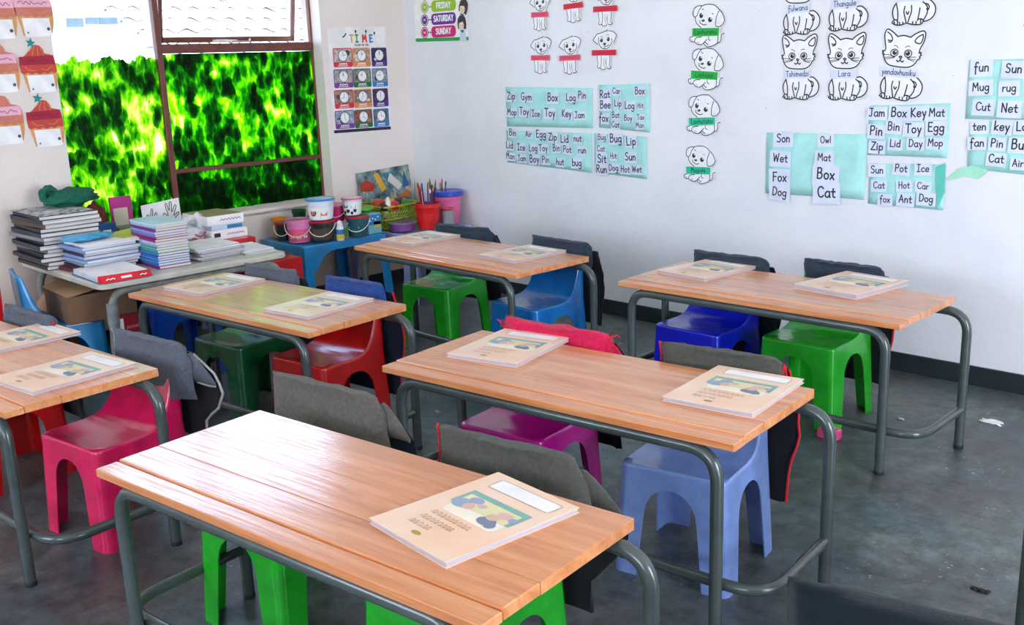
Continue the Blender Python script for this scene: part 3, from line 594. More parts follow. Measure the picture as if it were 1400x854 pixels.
# ---- fabric chair bags pulled over the backrests
def cover(x, y, rot, m_flap, m_pouch, m_trim, label, w=.385, hf=.15, hr=.36, flare=.05, seed=1, lift=0, name='chair_bag', trimf=None, cat='chair bag', wr=1.0, side=1):
    t = thing(name, label, cat, (x, y, 0), R(rot), 'fabric chair bags hung on chair backs')
    zt_ = HB + .014 + lift; n, k = 18, 9
    def nz(a, b, s_=1): return noise.noise(Vector((a * 5 + seed * 5.1, b * 6, seed * 2.7))) * .009 * s_ * wr
    def ctr(u): return zt_ + .002 * abs(u) ** 3 + .005 * noise.noise(Vector((u * 2.2, seed * 3.3, 0))) * wr
    # flap: front hem -> up the front -> over the top -> a little way down the back
    path = [(.118, -hf), (.124, -hf * .75), (.132, -hf * .5), (.139, -hf * .25), (.148, -.02), (.158, -.004), (.176, .002), (.194, -.004), (.206, -.02), (.212, -.06), (.214, -.10)]
    rings = []
    for i in range(n + 1):
        u = -1 + 2 * i / n; e = abs(u) ** 9; xx = u * w / 2
        r_ = []
        for j, (py, pz) in enumerate(path):
            fl = flare * .5 * max(0, u * side) ** 4 * (1 - j / 10)
            droop = -.03 * max(0, u * side) ** 14 * (.4 + flare * 10)
            yy = py * (1 - e) + .172 * e + .018 * (1 - u * u) * (1 if j < 5 else 0)
            r_.append((xx + fl + nz(u, pz * 3), yy + nz(u + 7, pz * 4 + j * .1), ctr(u) + pz * (1 - .25 * e) + droop + nz(u * 1.4, j * .2, .5)))
        rings.append(r_)
    mb = MB(); mb.loft(rings, cap=False, close=False)
    o = mb.build('flap', m_flap, t, local=True, smooth=70); md = o.modifiers.new('thickness', 'SOLIDIFY'); md.thickness = .003; md.offset = 1
    if trimf:
        for sgn in ((-side,) if flare > .045 else (-1, 1)):
            q = rings[0 if sgn < 0 else n]; mb = MB(); mb.tube([(a + sgn * .002, b, c) for a, b, c in q], .0036, 6); mb.build('edging', trimf, t, local=True, smooth=60)
    if flare > .045:
        r0_ = rings[n if side > 0 else 0]; mb = MB(); er = []
        top, mid = Vector(r0_[5]), Vector(r0_[1])
        for k_, q in enumerate((0, .25, .5, .75, 1)):
            c_ = top.lerp(mid, .35) + Vector((side * (-.026 + (flare * .75 + .02) * q), .02 + .012 * q, -.005 - .045 * q ** 1.4)); hh_ = (top - mid).length * .5 * (1 - q * .86); dd = .022 * (1 - q * .8)
            er.append([(c_.x + side * .006 * math.sin(a * 3 + seed) * (1 - q), c_.y + dd * math.cos(a), c_.z + hh_ * math.sin(a) * (1 + .12 * math.sin(2 * a + seed))) for a in [2 * math.pi * z_ / 12 for z_ in range(12)]])
        mb.loft(er); mb.build('corner_fold', m_flap, t, local=True, smooth=70)
        if trimf: MB().tube([er[-1][9], (Vector(er[-1][9]) + Vector(er[2][9])) / 2 + Vector((0, 0, -.004)), er[1][9]], .004, 6).build('edging', trimf, t, local=True, smooth=60)
    # pouch hanging behind
    rings = []; m2 = 10
    for j in range(m2 + 1):
        v = j / m2; z = zt_ - .045 - v * hr; wd = w * (.5 + .02 * math.sin(v * 3)) ; bulge = .012 + .034 * math.sin(min(1, v * 1.15) * math.pi * .6)
        r_ = []
        for i in range(26):
            a = 2 * math.pi * i / 26; cx, cy = math.cos(a), math.sin(a)
            sg = lambda c_: math.copysign(abs(c_) ** .35, c_)
            xx = wd * sg(cx); fl = flare * max(0, side * xx / wd) ** 3 * math.sin(max(0, min(1, v * 1.3)) * math.pi)
            yy = .228 + .012 * v + bulge * (.5 + .5 * sg(cy)) * (1 - .7 * abs(xx / wd) ** 4) - .012
            r_.append((xx + side * fl + nz(v * 3, a, 1.2), yy + nz(v * 3 + 4, a, .6), z - .015 * (xx / wd) ** 2 * (v > .85) + nz(a, v, .6)))
        rings.append(r_)
    mb = MB(); mb.loft(rings); mb.build('pouch', m_pouch, t, local=True, smooth=70)
    if m_trim:
        for sgn in (-1, 1):
            mb = MB(); pts = [(r_[0 if sgn > 0 else 13][0] + sgn * .004, r_[0 if sgn > 0 else 13][1] - .004, r_[0][2]) for r_ in rings]
            mb.tube(pts, .0045, 6); mb.build('trim_strip', m_trim, t, local=True, smooth=60)
    return t
GREYB = cloth('grey_blue', '5B606B'); OLIVE = cloth('olive_grey', '4F4E46'); SLATE = cloth('slate_navy', '2E3A48'); NAVY = cloth('navy', '14203A'); BLUEC = cloth('school_blue', '24468A')
REDC = cloth('red_trim', 'D0202E'); PINKC = cloth('cerise', 'D81B50'); BLACKC = cloth('black', '12151C'); WHITEC = cloth('pale_piping', 'B8B4B0'); TEALC = cloth('dark_teal', '0F1C23'); TAUPE = cloth('taupe_grey', '625C55')
GREEN = plast('leaf_green', '16A51B'); DGREEN = plast('bottle_green', '04592F'); LBLUE = plast('mid_blue', '1478C8'); RBLUE = plast('royal_blue', '0C1CC0'); LILAC = plast('pale_blue', '7E9AD8', .3)
MAGENTA = plast('magenta', 'D2149C'); PINK = plast('hot_pink', 'E0195A'); RED = plast('red', 'D30F10'); SKY = plast('sky_blue', '1585C4', .32); DBLUE = plast('deep_blue', '0A45A8')
def CP(k): pass
chair(1.575, -3.36, 6, RED, 'red plastic chair tucked under the desk at the left edge')
chair(2.325, -3.235, 9, PINK, 'hot pink plastic chair beside the desk at the left edge')
chair(3.27, -3.165, 7, GREEN, 'green plastic chair under the glare-lit left half of the nearest desk')
chair(3.965, -3.125, 9, GREEN, 'green plastic chair under the nearest desk on the workbook side')
chair(1.605, -2.31, 7, DGREEN, 'bottle green plastic chair under the desk in front of the loaded table')
chair(2.14, -2.24, 6, RED, 'glossy red plastic chair with navy chair bag beside the bottle green one')
chair(3.33, -2.265, 8, MAGENTA, 'magenta plastic chair under the middle desk, cerise cover on its back')
chair(3.93, -2.17, 11, LILAC, 'pale lilac-blue plastic chair under the middle desk')
chair(1.47, -1.02, 8, GREEN, 'green plastic chair under the far corner desk')
chair(2.18, -1.03, -3, LBLUE, 'mid blue plastic chair under the far corner desk')
chair(3.08, -.885, 0, RBLUE, 'royal blue plastic chair under the desk by the right wall')
chair(3.545, -.775, 1, GREEN, 'green plastic chair under the desk by the right wall')
chair(.58, -2.72, 168, SKY, 'sky blue plastic chair under the loaded table carrying a cardboard box')
chair(.57, -3.19, -8, RED, 'red plastic chair at the far left edge against the window wall')
chair(5.04, -3.20, 14, DBLUE, 'plastic chair at the bottom right corner under a dark teal chair bag')
cover(1.575, -3.36, 6, GREYB, BLACKC, None, 'grey chair bag with red piping on the red chair at the left desk', w=.37, hf=.11, seed=2, trimf=REDC, flare=.02)
cover(2.325, -3.235, 9, GREYB, BLACKC, WHITEC, 'grey chair bag with pale piping and black pouch on the hot pink chair', w=.39, hf=.19, seed=3, trimf=WHITEC, flare=.11, hr=.30)
cover(3.27, -3.165, 7, TAUPE, NAVY, None, 'taupe chair bag drooping at its right end, behind the glare-lit desk half', w=.44, hf=.17, seed=4, flare=.08, lift=.01)
cover(3.965, -3.125, 9, OLIVE, BLACKC, None, 'olive grey chair bag with red edges behind the nearest desk', w=.40, hf=.16, seed=5, flare=.10, trimf=REDC)
cover(1.605, -2.31, 7, GREYB, SLATE, None, 'blue-grey chair bag on the bottle green chair', w=.37, hf=.12, seed=6, flare=.02)
cover(2.14, -2.24, 6, BLUEC, NAVY, REDC, 'school-blue chair bag with long navy pouch on the glossy red chair', w=.36, hf=.10, seed=7, flare=.04, hr=.44)
cover(3.93, -2.17, 11, OLIVE, BLACKC, REDC, 'olive grey chair bag with red-striped black pouch on the pale lilac-blue chair', w=.39, hf=.13, seed=8, flare=.03, trimf=REDC, hr=.42)
cover(1.47, -1.02, 8, SLATE, BLACKC, None, 'slate chair bag on the green chair in the far corner', w=.40, hf=.11, seed=9, flare=.05)
cover(2.18, -1.03, -3, SLATE, BLACKC, None, 'slate chair bag on the mid blue chair of the far corner desk', w=.42, hf=.13, seed=10, flare=.02)
cover(3.08, -.885, 0, SLATE, BLACKC, None, 'slate navy chair bag on the royal blue chair by the right wall', w=.39, hf=.11, seed=12, flare=.03, hr=.44)
cover(3.565, -.775, 1, SLATE, BLACKC, REDC, 'slate navy chair bag with red-edged pouch on the green chair by the right wall', w=.35, hf=.11, seed=13, flare=.03, hr=.46)
cover(5.04, -3.20, 14, TEALC, TEALC, None, 'dark teal chair bag at the bottom right corner', w=.47, hf=.2, seed=14, flare=0, wr=.5)
ck = cover(3.33, -2.265, 8, PINKC, BLACKC, None, 'frayed cerise cover on the magenta chair', w=.42, hf=.11, seed=15, flare=.06, name='chair_cover', cat='chair cover', wr=1.5)
random.seed(3); mb = MB()
for s_ in (-1, 1):
    for i in range(46):
        x = s_ * (.19 + random.uniform(0, .045)); z = HB + .01 - random.uniform(0, .09) ; y = .17 + random.uniform(-.02, .03); d = Vector((s_ * random.uniform(.2, 1), random.uniform(-.5, .5), random.uniform(-.3, .9))) * .022
        mb.tube([(x, y, z), Vector((x, y, z)) + d * .6, Vector((x, y, z)) + d + Vector((0, 0, -.006))], [.002, .0016, .001], 4)
o = mb.build('frayed_threads', cloth('red_threads', 'E8182C'), ck, local=True); o['kind'] = 'stuff'

# ================================================================== WORKBOOKS
BW, BH = .265, .345
COVERM = mat('workbook_peach_cover', hx('EFC09C'), .38, .06, 5, c2=hx('F0D4BC'), coat=.3)
def make_workbook():
    t = bpy.data.objects.new('workbook', None); col.objects.link(t)
    def lift(a, b): return .0012 + .006 * max(0, (-b / BH + .5) - .55) ** 1.6 + .006 * max(0, a / BW) ** 3
    for nm, z0, z1, ins, m_, th in (('back_cover', 0, .0012, 0, COVERM, 1), ('pages', .0013, .0088, .003, PAGE, 1), ('front_cover', .0090, .0102, 0, COVERM, 1)):
        mb = MB(); nx, ny = 8, 10; V = []; 
        for zz, l in ((z0, 0), (z1, 1)):
            for j in range(ny + 1):
                for i in range(nx + 1):
                    a = -BW / 2 + ins + (BW - 2 * ins) * i / nx; b = -BH / 2 + ins + (BH - 2 * ins) * j / ny
                    k = 0 if nm == 'back_cover' else (l * 1.0 if nm == 'pages' else 1)
                    V.append((a, b, zz + lift(a, b) * k))
        q = (nx + 1) * (ny + 1); F = []
        for j in range(ny):
            for i in range(nx):
                s0 = j * (nx + 1) + i; F.append([q + s0, q + s0 + 1, q + s0 + nx + 2, q + s0 + nx + 1]); F.append([s0, s0 + nx + 1, s0 + nx + 2, s0 + 1])
        per = [i for i in range(nx + 1)] + [j * (nx + 1) + nx for j in range(1, ny + 1)] + [ny * (nx + 1) + i for i in range(nx - 1, -1, -1)] + [j * (nx + 1) for j in range(ny - 1, 0, -1)]
        for i in range(len(per)): a, b = per[i], per[(i + 1) % len(per)]; F.append([a, b, q + b, q + a])
        mb.add(V, F); o = mb.build(nm, m_, t, local=True)
        if nm == 'front_cover': fc = o
    def fr(a, b, o): return (a, b, .01025 + lift(a, b) + o)
    def dens(pts, n=4): 
        out = []
        for i in range(len(pts)): A, B = Vector(pts[i]), Vector(pts[(i + 1) % len(pts)]); out += [tuple(A.lerp(B, k / n)) for k in range(n)]
        return out
    # scaled copy of grid-based print: pale centre, picture band, label box
    MB().rect(-.085, .105, .105, .150, fr, .0004, 0, .008).build('label_box', paper('label', 'F3ECEA'), fc, local=True)
    mb = MB(); mb.ribbon(smoothp([(-.085, .105), (.105, .105)], 2), .0012, fr, .0006); mb.ribbon([(-.085, .150), (.105, .150)], .0012, fr, .0006); mb.ribbon([(-.088, .108), (-.088, .147)], .0012, fr, .0006); mb.ribbon([(.108, .108), (.108, .147)], .0012, fr, .0006)
    mb.build('label_outline', ink('brown', '8A5A48'), fc, local=True)
    mats = [ink('board_green', '83AFA2'), ink('board_yellow', 'E4D9A6'), ink('hair_blue', '9AA6BC'), ink('skin', 'DDB49E'), ink('pinkish', 'DDB4AE'), ink('pale_panel', 'F6E8CF'), ink('dark_blue', '7C8498')]
    mb = MB(); mb.rect(-.075, -.035, .095, .035, fr, .0003, 5, .02); mb.rect(-.090, .005, .100, .072, fr, .0005, 0); mb.rect(-.078, .005, .088, .055, fr, .0008, 1)
    for c, rx, ry, mi, o in (((-.060, .012), .026, .020, 2, .0011), ((-.035, .012), .014, .014, 3, .0013), ((-.042, .040), .020, .013, 2, .0012), ((-.012, .030), .013, .009, 4, .0013), ((.048, -.008), .026, .017, 6, .0011), ((.068, -.016), .014, .012, 6, .0012), ((.045, .012), .017, .014, 3, .0013), ((.060, .034), .022, .013, 4, .0013), ((.088, .030), .012, .010, 2, .0014)): mb.disc(c, rx, ry, fr, o, mi, 14)
    mb.build('printed_picture', mats, fc, local=True)
    mb = MB(); random.seed(8)
    for row, (b, n) in enumerate(((-.055, 9), (-.083, 8), (-.112, 5))):
        a = -.07
        for i in range(n):
            w = random.uniform(.010, .017); mb.ribbon(smoothp([(a, b - .006), (a + w * .3, b + .008), (a + w * .7, b + .005), (a + w * .6, b - .007), (a + w, b - .003)], 3), .0014, fr, .0005); a += w * 1.05
    mb.build('scribbled_title', ink('pencil', 'A07C62'), fc, local=True)
    MB().disc((-.01, -.14), .014, .007, fr, .0005, 0, 14).build('printed_emblem', ink('gold', 'B0963C'), fc, local=True)
    return t
wb0 = make_workbook(); first = True
for n_, (k, x, y, a, lab) in enumerate([
    ('1', 4.127, -3.224, -4.5, 'peach workbook alone on the nearest desk'), ('3', 3.279, -2.286, 13, 'pale peach workbook on the left end of the middle desk'),
    ('3', 4.081, -2.201, 8, 'peach workbook on the right end of the middle desk'), ('5', 3.082, -.895, -5, 'peach workbook on the left end of the desk by the right wall'),
    ('5', 3.713, -.818, -7, 'peach workbook on the right end of the desk by the right wall'), ('4', 1.388, -1.099, 1, 'peach workbook on the left end of the far corner desk'),
    ('4', 2.155, -1.097, -2, 'pale workbook on the right end of the far corner desk'), ('2', 1.541, -2.397, 7, 'glare-white workbook on the left end of the desk before the loaded table'),
    ('2', 2.256, -2.336, 8, 'crinkled glare-white workbook on the right end of the desk before the loaded table'), ('0', 2.372, -3.378, 8, 'orange workbook with a blue drawing on the desk at the left edge'),
    ('0', 1.80, -3.32, 4, 'workbook cut by the left edge of the photo, far side of its desk'), ('0', 2.18, -3.60, 12, 'thin white booklet cut by the left edge, under the orange workbook')]):
    if n_ == 11: continue
    o = wb0 if n_ == 0 else copy_tree(wb0); o.location = (x, y, DH + .0006); o.rotation_euler = (0, 0, R(a)); tag(o, lab, 'workbook', 'workbooks laid out on the desks')
    if n_ == 4: o.scale = (1.08, 1.02, 1.5)

# ================================================================== THINGS ON THE RIGHT-HAND WALL
def wmid(pts): return sum(p[0] for p in pts) / len(pts), sum(p[1] for p in pts) / len(pts)
TEAL = paper('aqua_sheet', 'AEE8E2'); CARD = paper('pale_card', 'DDE3F4'); MARK = ink('marker', '20202C'); MINT = paper('mint_sheet', 'A8E8C8')
def word_sheet(label, px0, py0, px1, py1, words, skew=None, extra=None, paperm=TEAL, pad=1.0):
    """a sheet of coloured paper taped to the wall with small cards; words are given where they stand"""
    A = WR(px0, py0); B = WR(px1, py1); x0, x1 = A[0], B[0]; z1, z0 = A[1], B[1]
    sk = skew or (0, 0, 0, 0)          # z offsets of the corners: lower-left, lower-right, upper-right, upper-left
    t = thing('word_sheet', label, 'poster', ((x0 + x1) / 2, -.002, z0), 0, 'aqua paper sheets with word cards')
    nx, nz = 10, 6; V = []; random.seed(int(px0 * 3 + py0))
    for j in range(nz + 1):
        for i in range(nx + 1):
            u, v = i / nx, j / nz; z = (z0 + sk[0] * (1 - u) + sk[1] * u) * (1 - v) + (z1 + sk[3] * (1 - u) + sk[2] * u) * v
            o = .003 + .0018 * noise.noise(Vector((u * 3 + px0, v * 3, 0))) + .004 * (max(0, abs(u * 2 - 1) - .8) * 5) ** 2 * (noise.noise(Vector((v * 4, px0, u * 2))) + .4) * .6
            V.append((x0 + (x1 - x0) * u + .0015 * noise.noise(Vector((v * 9, i, px0))), -max(o, .0015), z))
    mb = MB(); mb.add(V, [[j * (nx + 1) + i, j * (nx + 1) + i + 1, (j + 1) * (nx + 1) + i + 1, (j + 1) * (nx + 1) + i] for j in range(nz) for i in range(nx)])
    sh = mb.build('sheet', paperm, t, smooth=60); md = sh.modifiers.new('thickness', 'SOLIDIFY'); md.thickness = .0006; md.offset = 0
    for kk, (w, cx, cy, h) in enumerate(words):
        c = WR(cx, cy); kx = WR(cx + 10, cy)[0] - c[0]; kz = c[1] - WR(cx, cy + 10)[1]; hh = h / 10 * kz * (1.12 if pad > 1.2 else .98 if px1 - px0 > 100 else .86)
        ww = tlen(w) * hh * .98
        rt = R(random.uniform(-3, 3)); mb = MB(); a, b = ww / 2 + hh * .22 * pad, hh * (.52 + .2 * pad); cc, ss = math.cos(rt), math.sin(rt)
        pts = [(c[0] + x * cc - y * ss, c[1] + x * ss + y * cc) for x, y in ((-a, -b), (a, -b), (a, b), (-a, b))]; lo = .0072 + (kk % 4) * .0007
        mb.plate(pts, frR, lo, lo + .0004); cd_ = mb.build('word_card', CARD, t)
        mb = MB(); write(mb, w, c[0], c[1] + .002, hh, frR, lo + .0006, rot=rt, sw=.15); mb.build('lettering', MARK, cd_)
    if extra: extra(t)
    return t
word_sheet('wide aqua sheet starting Zip Gym Box, upper left of the four-sheet cluster', 692, 121, 811, 176,
    [('Zip', 700, 132, 10), ('Gym', 721, 133, 10), ('Box', 757, 134, 11), ('Log', 782, 134, 10), ('Pin', 797, 131, 10), ('Mop', 701, 154, 9), ('Toy', 718, 153, 10), ('Ice', 734, 156, 9), ('Toy', 753, 155, 11), ('Key', 776, 156, 10), ('Jam', 794, 158, 9)], (0, .004, 0, .01))
word_sheet('wide aqua sheet starting Bin Air Egg, lower left of the four-sheet cluster', 693, 178, 810, 236,
    [('Bin', 702, 182, 9), ('Air', 724, 184, 8), ('Egg', 741, 184, 10), ('Zip', 757, 188, 10), ('Lid', 773, 191, 10), ('nut', 791, 190, 9), ('Lid', 698, 199, 9), ('Ice', 714, 202, 9), ('Log', 730, 203, 9), ('Toy', 744, 203, 9), ('Bin', 762, 203, 9), ('Pot', 777, 205, 9), ('run', 797, 206, 9), ('Man', 699, 214, 8), ('Jam', 715, 217, 8), ('Boy', 732, 218, 10), ('Pin', 747, 219, 9), ('hut', 767, 222, 9), ('bug', 790, 223, 10)], (.03, 0, 0, 0))
word_sheet('small aqua sheet starting Rat Car Box, upper right of the four-sheet cluster', 819, 116, 889, 181,
    [('Rat', 828, 130, 12), ('Car', 844, 125, 9), ('Box', 876, 125, 11), ('Bee', 829, 144, 12), ('Lip', 846, 142, 10), ('Log', 862, 145, 11), ('Hit', 877, 145, 8), ('fox', 827, 162, 12), ('Bat', 843, 158, 9), ('Boy', 860, 162, 9), ('Tax', 877, 161, 8), ('Cat', 843, 171, 9), ('Man', 876, 172, 8)], (.02, 0, .005, 0))
word_sheet('small aqua sheet starting Bug Bug Lip, lower right of the four-sheet cluster', 813, 182, 885, 245,
    [('Bug', 824, 188, 9), ('Bug', 843, 190, 13), ('Lip', 864, 194, 13), ('Cat', 823, 204, 9), ('Sit', 824, 218, 13), ('Hit', 840, 214, 9), ('Sun', 863, 215, 12), ('Run', 824, 232, 12), ('Dog', 840, 230, 10), ('Hot', 856, 232, 10), ('Wet', 872, 232, 10)], (.02, .0, -.01, 0))
word_sheet('large aqua sheet with two columns of cards, Son over Wet, Fox and Dog', 1049, 181, 1182, 274,
    [('Son', 1072, 190, 10), ('Wet', 1068, 217, 10), ('Fox', 1067, 243, 11), ('Dog', 1067, 263, 10), ('Owl', 1130, 192, 8), ('Mat', 1128, 216, 9), ('Box', 1130, 239, 13), ('Cat', 1131, 264, 13)], (0, .004, .005, 0), pad=2.3)
word_sheet('aqua sheet starting Jam Box Key Mat above the Sun Pot Ice sheet', 1190, 143, 1295, 216,
    [('Jam', 1200, 155, 10), ('Box', 1230, 155, 11), ('Key', 1257, 155, 11), ('Mat', 1282, 155, 10), ('Pin', 1199, 180, 11), ('Bin', 1223, 174, 10), ('Toy', 1250, 177, 11), ('Egg', 1281, 175, 11), ('Zip', 1200, 201, 10), ('Lid', 1225, 197, 9), ('Day', 1253, 197, 9), ('Mop', 1280, 196, 9)], (0, 0, .008, -.004), pad=1.5)
def fold(t):
    P = [WR(1281, 228), WR(1294, 222), WR(1293, 262), WR(1283, 284)]; mb = MB(); mb.plate([P[3], P[2], P[1], P[0]], frR, .010, .0108); mb.build('curled_edge', paper('aqua_dark', '62C9B8'), t)
word_sheet('torn aqua sheet starting Sun Pot Ice with a curled right edge', 1190, 223, 1290, 286,
    [('Sun', 1200, 233, 9), ('Pot', 1233, 231, 9), ('Ice', 1263, 231, 9), ('Cat', 1203, 254, 8), ('Hot', 1237, 254, 8), ('Car', 1263, 255, 8), ('fox', 1211, 273, 8), ('Ant', 1239, 273, 9), ('Dog', 1267, 272, 9)], (0, -.004, .01, 0), fold, pad=1.8)
word_sheet('aqua sheet starting fun Sun mug rug, at the right edge of the photo', 1326, 82, 1430, 164,
    [('fun', 1343, 93, 11), ('Sun', 1387, 95, 11), ('Mug', 1342, 120, 10), ('rug', 1381, 121, 10), ('Cut', 1345, 147, 10), ('Net', 1381, 149, 11)], (0, 0, 0, 0), pad=2.2)
def torn(t):
    P = [WR(1295, 247), WR(1310, 231), WR(1330, 226), WR(1352, 232), WR(1338, 244), WR(1318, 240)]; mb = MB(); mb.plate(P[::-1], frR, .006, .0068); mb.build('torn_strip', MINT, t)
word_sheet('aqua sheet starting ten key at the right edge, with a torn mint strip', 1327, 166, 1430, 242,
    [('ten', 1340, 174, 10), ('key', 1371, 174, 11), ('Log', 1402, 174, 11), ('fan', 1337, 196, 10), ('Pin', 1364, 197, 10), ('Bus', 1396, 199, 12), ('Cat', 1363, 218, 10), ('Air', 1393, 224, 9)], (.02, 0, 0, 0), torn, pad=1.5)

# ---- drawings cut from paper
def drawing(name, label, cat, group, Zf, centre, outline, strokes, fills, dest, scale=1, paper_m=WHITE, lw=.0035, rot=0, tagrect=None, tagm=None, text=None, scrib=False, clip_z=None, textm=None):
    """strokes traced in the coordinates of Zf are moved to dest on the wall (dest = pixel of the same reference point)"""
    c0 = Vector(Zf(*centre)); d = Vector(WR(*dest)); cr, sr = math.cos(R(rot)), math.sin(R(rot))
    def T(p): q = (Vector(Zf(*p)) - c0) * scale; return (d.x + q.x * cr - q.y * sr, d.y + q.x * sr + q.y * cr)
    t = thing(name, label, cat, (d.x, -.001, d.y), 0, group)
    pts = [T(p) for p in outline]; area_ = sum(pts[i][0] * pts[(i + 1) % len(pts)][1] - pts[(i + 1) % len(pts)][0] * pts[i][1] for i in range(len(pts)))
    if area_ < 0: pts = pts[::-1]
    random.seed(int(d.x * 1000)); tl = random.uniform(.2, 1.0)
    xs = [p[0] for p in pts]; xm, xM = min(xs), max(xs)
    def fr(a, b, o): return (a, -(.003 + .009 * tl * (a - xm) / (xM - xm) + o), b)
    MB().plate(pts, fr, 0, .0006).build('paper_cutout', paper_m, t)
    mb = MB(); 
    for s_ in strokes:
        w = lw * (.55 if s_[0] == 'thin' else 1); P = s_[1] if s_[0] in ('thin', 'bold') else s_
        mb.ribbon(smoothp([T(p) for p in P], 3), w * scale, fr, .0010)
    for (c, rx, ry, kind) in fills:
        q = T(c); a = abs(Vector(T((c[0] + rx, c[1]))).x - q[0]); b = abs(Vector(T((c[0], c[1] + ry))).y - q[1])
        if kind == 'ring':
            mb.ribbon([(q[0] + a * math.cos(k * math.pi / 9), q[1] + b * math.sin(k * math.pi / 9)) for k in range(19)], lw * .8 * scale, fr, .0011)
        elif kind == 'w': mb.disc(q, a, b, fr, .0016, 1, 10)
        else: mb.disc(q, a, b, fr, .0013, 0, 14)
    mb.build('drawn_lines', [MATS['ink_line'], MATS['paper_white']], t)
    if tagrect:
        P = [T(p) for p in tagrect]; mb = MB(); mb.plate(P, fr, .0022, .0028); g = mb.build('name_strip', tagm, t)
        cx, cz = wmid(P); w = (Vector(P[1]) - Vector(P[0])).length; hgt = (Vector(P[3]) - Vector(P[0])).length; an = math.atan2(P[1][1] - P[0][1], P[1][0] - P[0][0])
        mb = MB()
        if text: write(mb, text, cx, cz, hgt * .62, fr, .0032, rot=an, sw=.13, maxw=w * .92)
        else:
            random.seed(int(d.x * 777)); k = [(cx + w * (-.34 + .68 * i / 13), cz + hgt * random.uniform(-.2, .2)) for i in range(14)]; mb.ribbon(smoothp(k, 3), .0022, fr, .0032)
        mb.build('lettering', textm or MARK, g)
    return t
ink('line', '1E1F2A')
ZC = lambda X, Y: WR(1125 + X / 8.54, 40 + Y / 8.54)
CAT_OUT = [(60, 300), (82, 268), (66, 120), (78, 58), (114, 46), (216, 122), (355, 116), (400, 76), (470, 36), (512, 42), (524, 92), (480, 262), (494, 284), (452, 400), (405, 455), (400, 560), (450, 552), (505, 590), (542, 660), (527, 748), (462, 803), (404, 814), (372, 840), (240, 826), (110, 836), (62, 808), (88, 765), (66, 700), (104, 590), (112, 455), (70, 372)]
CAT_S = [[(85, 300), (95, 270), (80, 190), (72, 120), (85, 70), (110, 58), (160, 85), (215, 130)], [(215, 130), (280, 112), (355, 125)], [(355, 125), (400, 85), (470, 45), (505, 50), (515, 90), (500, 170), (470, 240), (460, 290)],
    [(460, 290), (485, 282), (476, 300), (488, 312), (468, 330), (476, 348), (450, 370)], [(450, 370), (420, 420), (370, 455), (300, 465), (200, 462), (140, 450), (100, 410), (75, 350)], [(75, 350), (84, 340), (62, 330), (74, 318), (60, 302), (85, 300)],
    [(100, 90), (140, 120), (160, 165), (145, 195), (120, 200)], [(112, 178), (130, 182), (150, 180)], [(485, 80), (440, 110), (405, 160), (430, 185), (470, 180), (490, 120), (485, 80)], ('thin', [(185, 232), (210, 235), (228, 255)]), ('thin', [(310, 240), (330, 225), (355, 228)]),
    [(250, 350), (265, 345), (278, 352), (265, 370), (250, 350)], [(265, 370), (263, 392)], [(225, 395), (240, 408), (263, 392), (285, 408), (298, 395)],
    ('thin', [(75, 345), (130, 340), (190, 355)]), ('thin', [(90, 375), (140, 365), (200, 360)]), ('thin', [(100, 390), (150, 378), (195, 366)]), ('thin', [(430, 340), (380, 345), (335, 358)]), ('thin', [(430, 370), (380, 368), (340, 362)]), ('thin', [(415, 390), (380, 382), (345, 368)]),
    [(115, 590), (85, 640), (75, 700), (90, 760), (105, 770)], [(115, 600), (130, 680), (130, 760), (125, 790)], [(205, 630), (195, 690), (210, 760), (218, 800)], [(275, 625), (275, 690), (255, 750), (240, 800)], [(365, 655), (355, 720), (340, 790)], [(220, 690), (235, 718), (248, 690)],
    [(75, 800), (90, 772), (118, 772), (132, 800), (120, 825)], [(70, 800), (110, 826), (170, 828), (220, 812), (245, 818), (300, 832), (370, 832), (400, 800), (385, 775), (350, 775)], [(95, 790), (98, 815)], [(150, 800), (152, 822)], [(185, 800), (185, 822)], [(290, 800), (290, 825)], [(325, 800), (325, 825)], [(375, 785), (372, 815)],
    [(395, 590), (440, 640), (440, 720), (400, 790)], [(400, 570), (450, 562), (500, 600), (530, 660), (515, 740), (460, 790), (400, 802)], [(420, 610), (450, 620), (462, 650), (450, 680), (435, 668)]]
CAT_F = [((192, 312), 40, 40, 'ring'), ((196, 310), 26, 27, 'k'), ((206, 298), 8, 8, 'w'), ((342, 308), 40, 40, 'ring'), ((338, 306), 26, 27, 'k'), ((330, 294), 8, 8, 'w')]
CT = [(118, 585), (404, 575), (404, 470), (118, 478)]
for nm, dx, sc_, lab, rot in (('Tshimedzi', (1096, 136), 1.0, 'cat drawing labelled Tshimedzi, lower row left, face showing', 0), ('Lara', (1160, 137), 1.0, 'cat drawing labelled Lara, lower row middle, face showing', 0), ('yendavhusiku', (1231, 137), 1.0, 'cat drawing labelled yendavhusiku, lower row right, tilted', -5),
        ('fulwana', (1097, 47), 1.0, 'cat drawing labelled fulwana, upper row left, cut by the top of the photo', 0), ('Thangule', (1161, 42), 1.0, 'cat drawing labelled Thangule, upper row middle, cut by the top of the photo', 0), ('Khazo', (1250, 34), 1.0, 'cat drawing in the upper row right, mostly cut by the top of the photo', 0)):
    w = max(0, len(nm) - 8) * 14
    drawing('cat_drawing', lab, 'drawing', 'cat drawings with names', ZC, (300, 835), CAT_OUT, CAT_S, CAT_F, dx, sc_, tagrect=[(CT[0][0] - w, CT[0][1]), (CT[1][0] + w, CT[1][1]), (CT[2][0] + w, CT[2][1]), (CT[3][0] - w, CT[3][1])], tagm=CARD, text=nm, rot=rot, lw=.0056, textm=ink('blue_pen', '2B3560'))
ZB = lambda X, Y: WR(935 + X / 13.14, 5 + Y / 13.14)
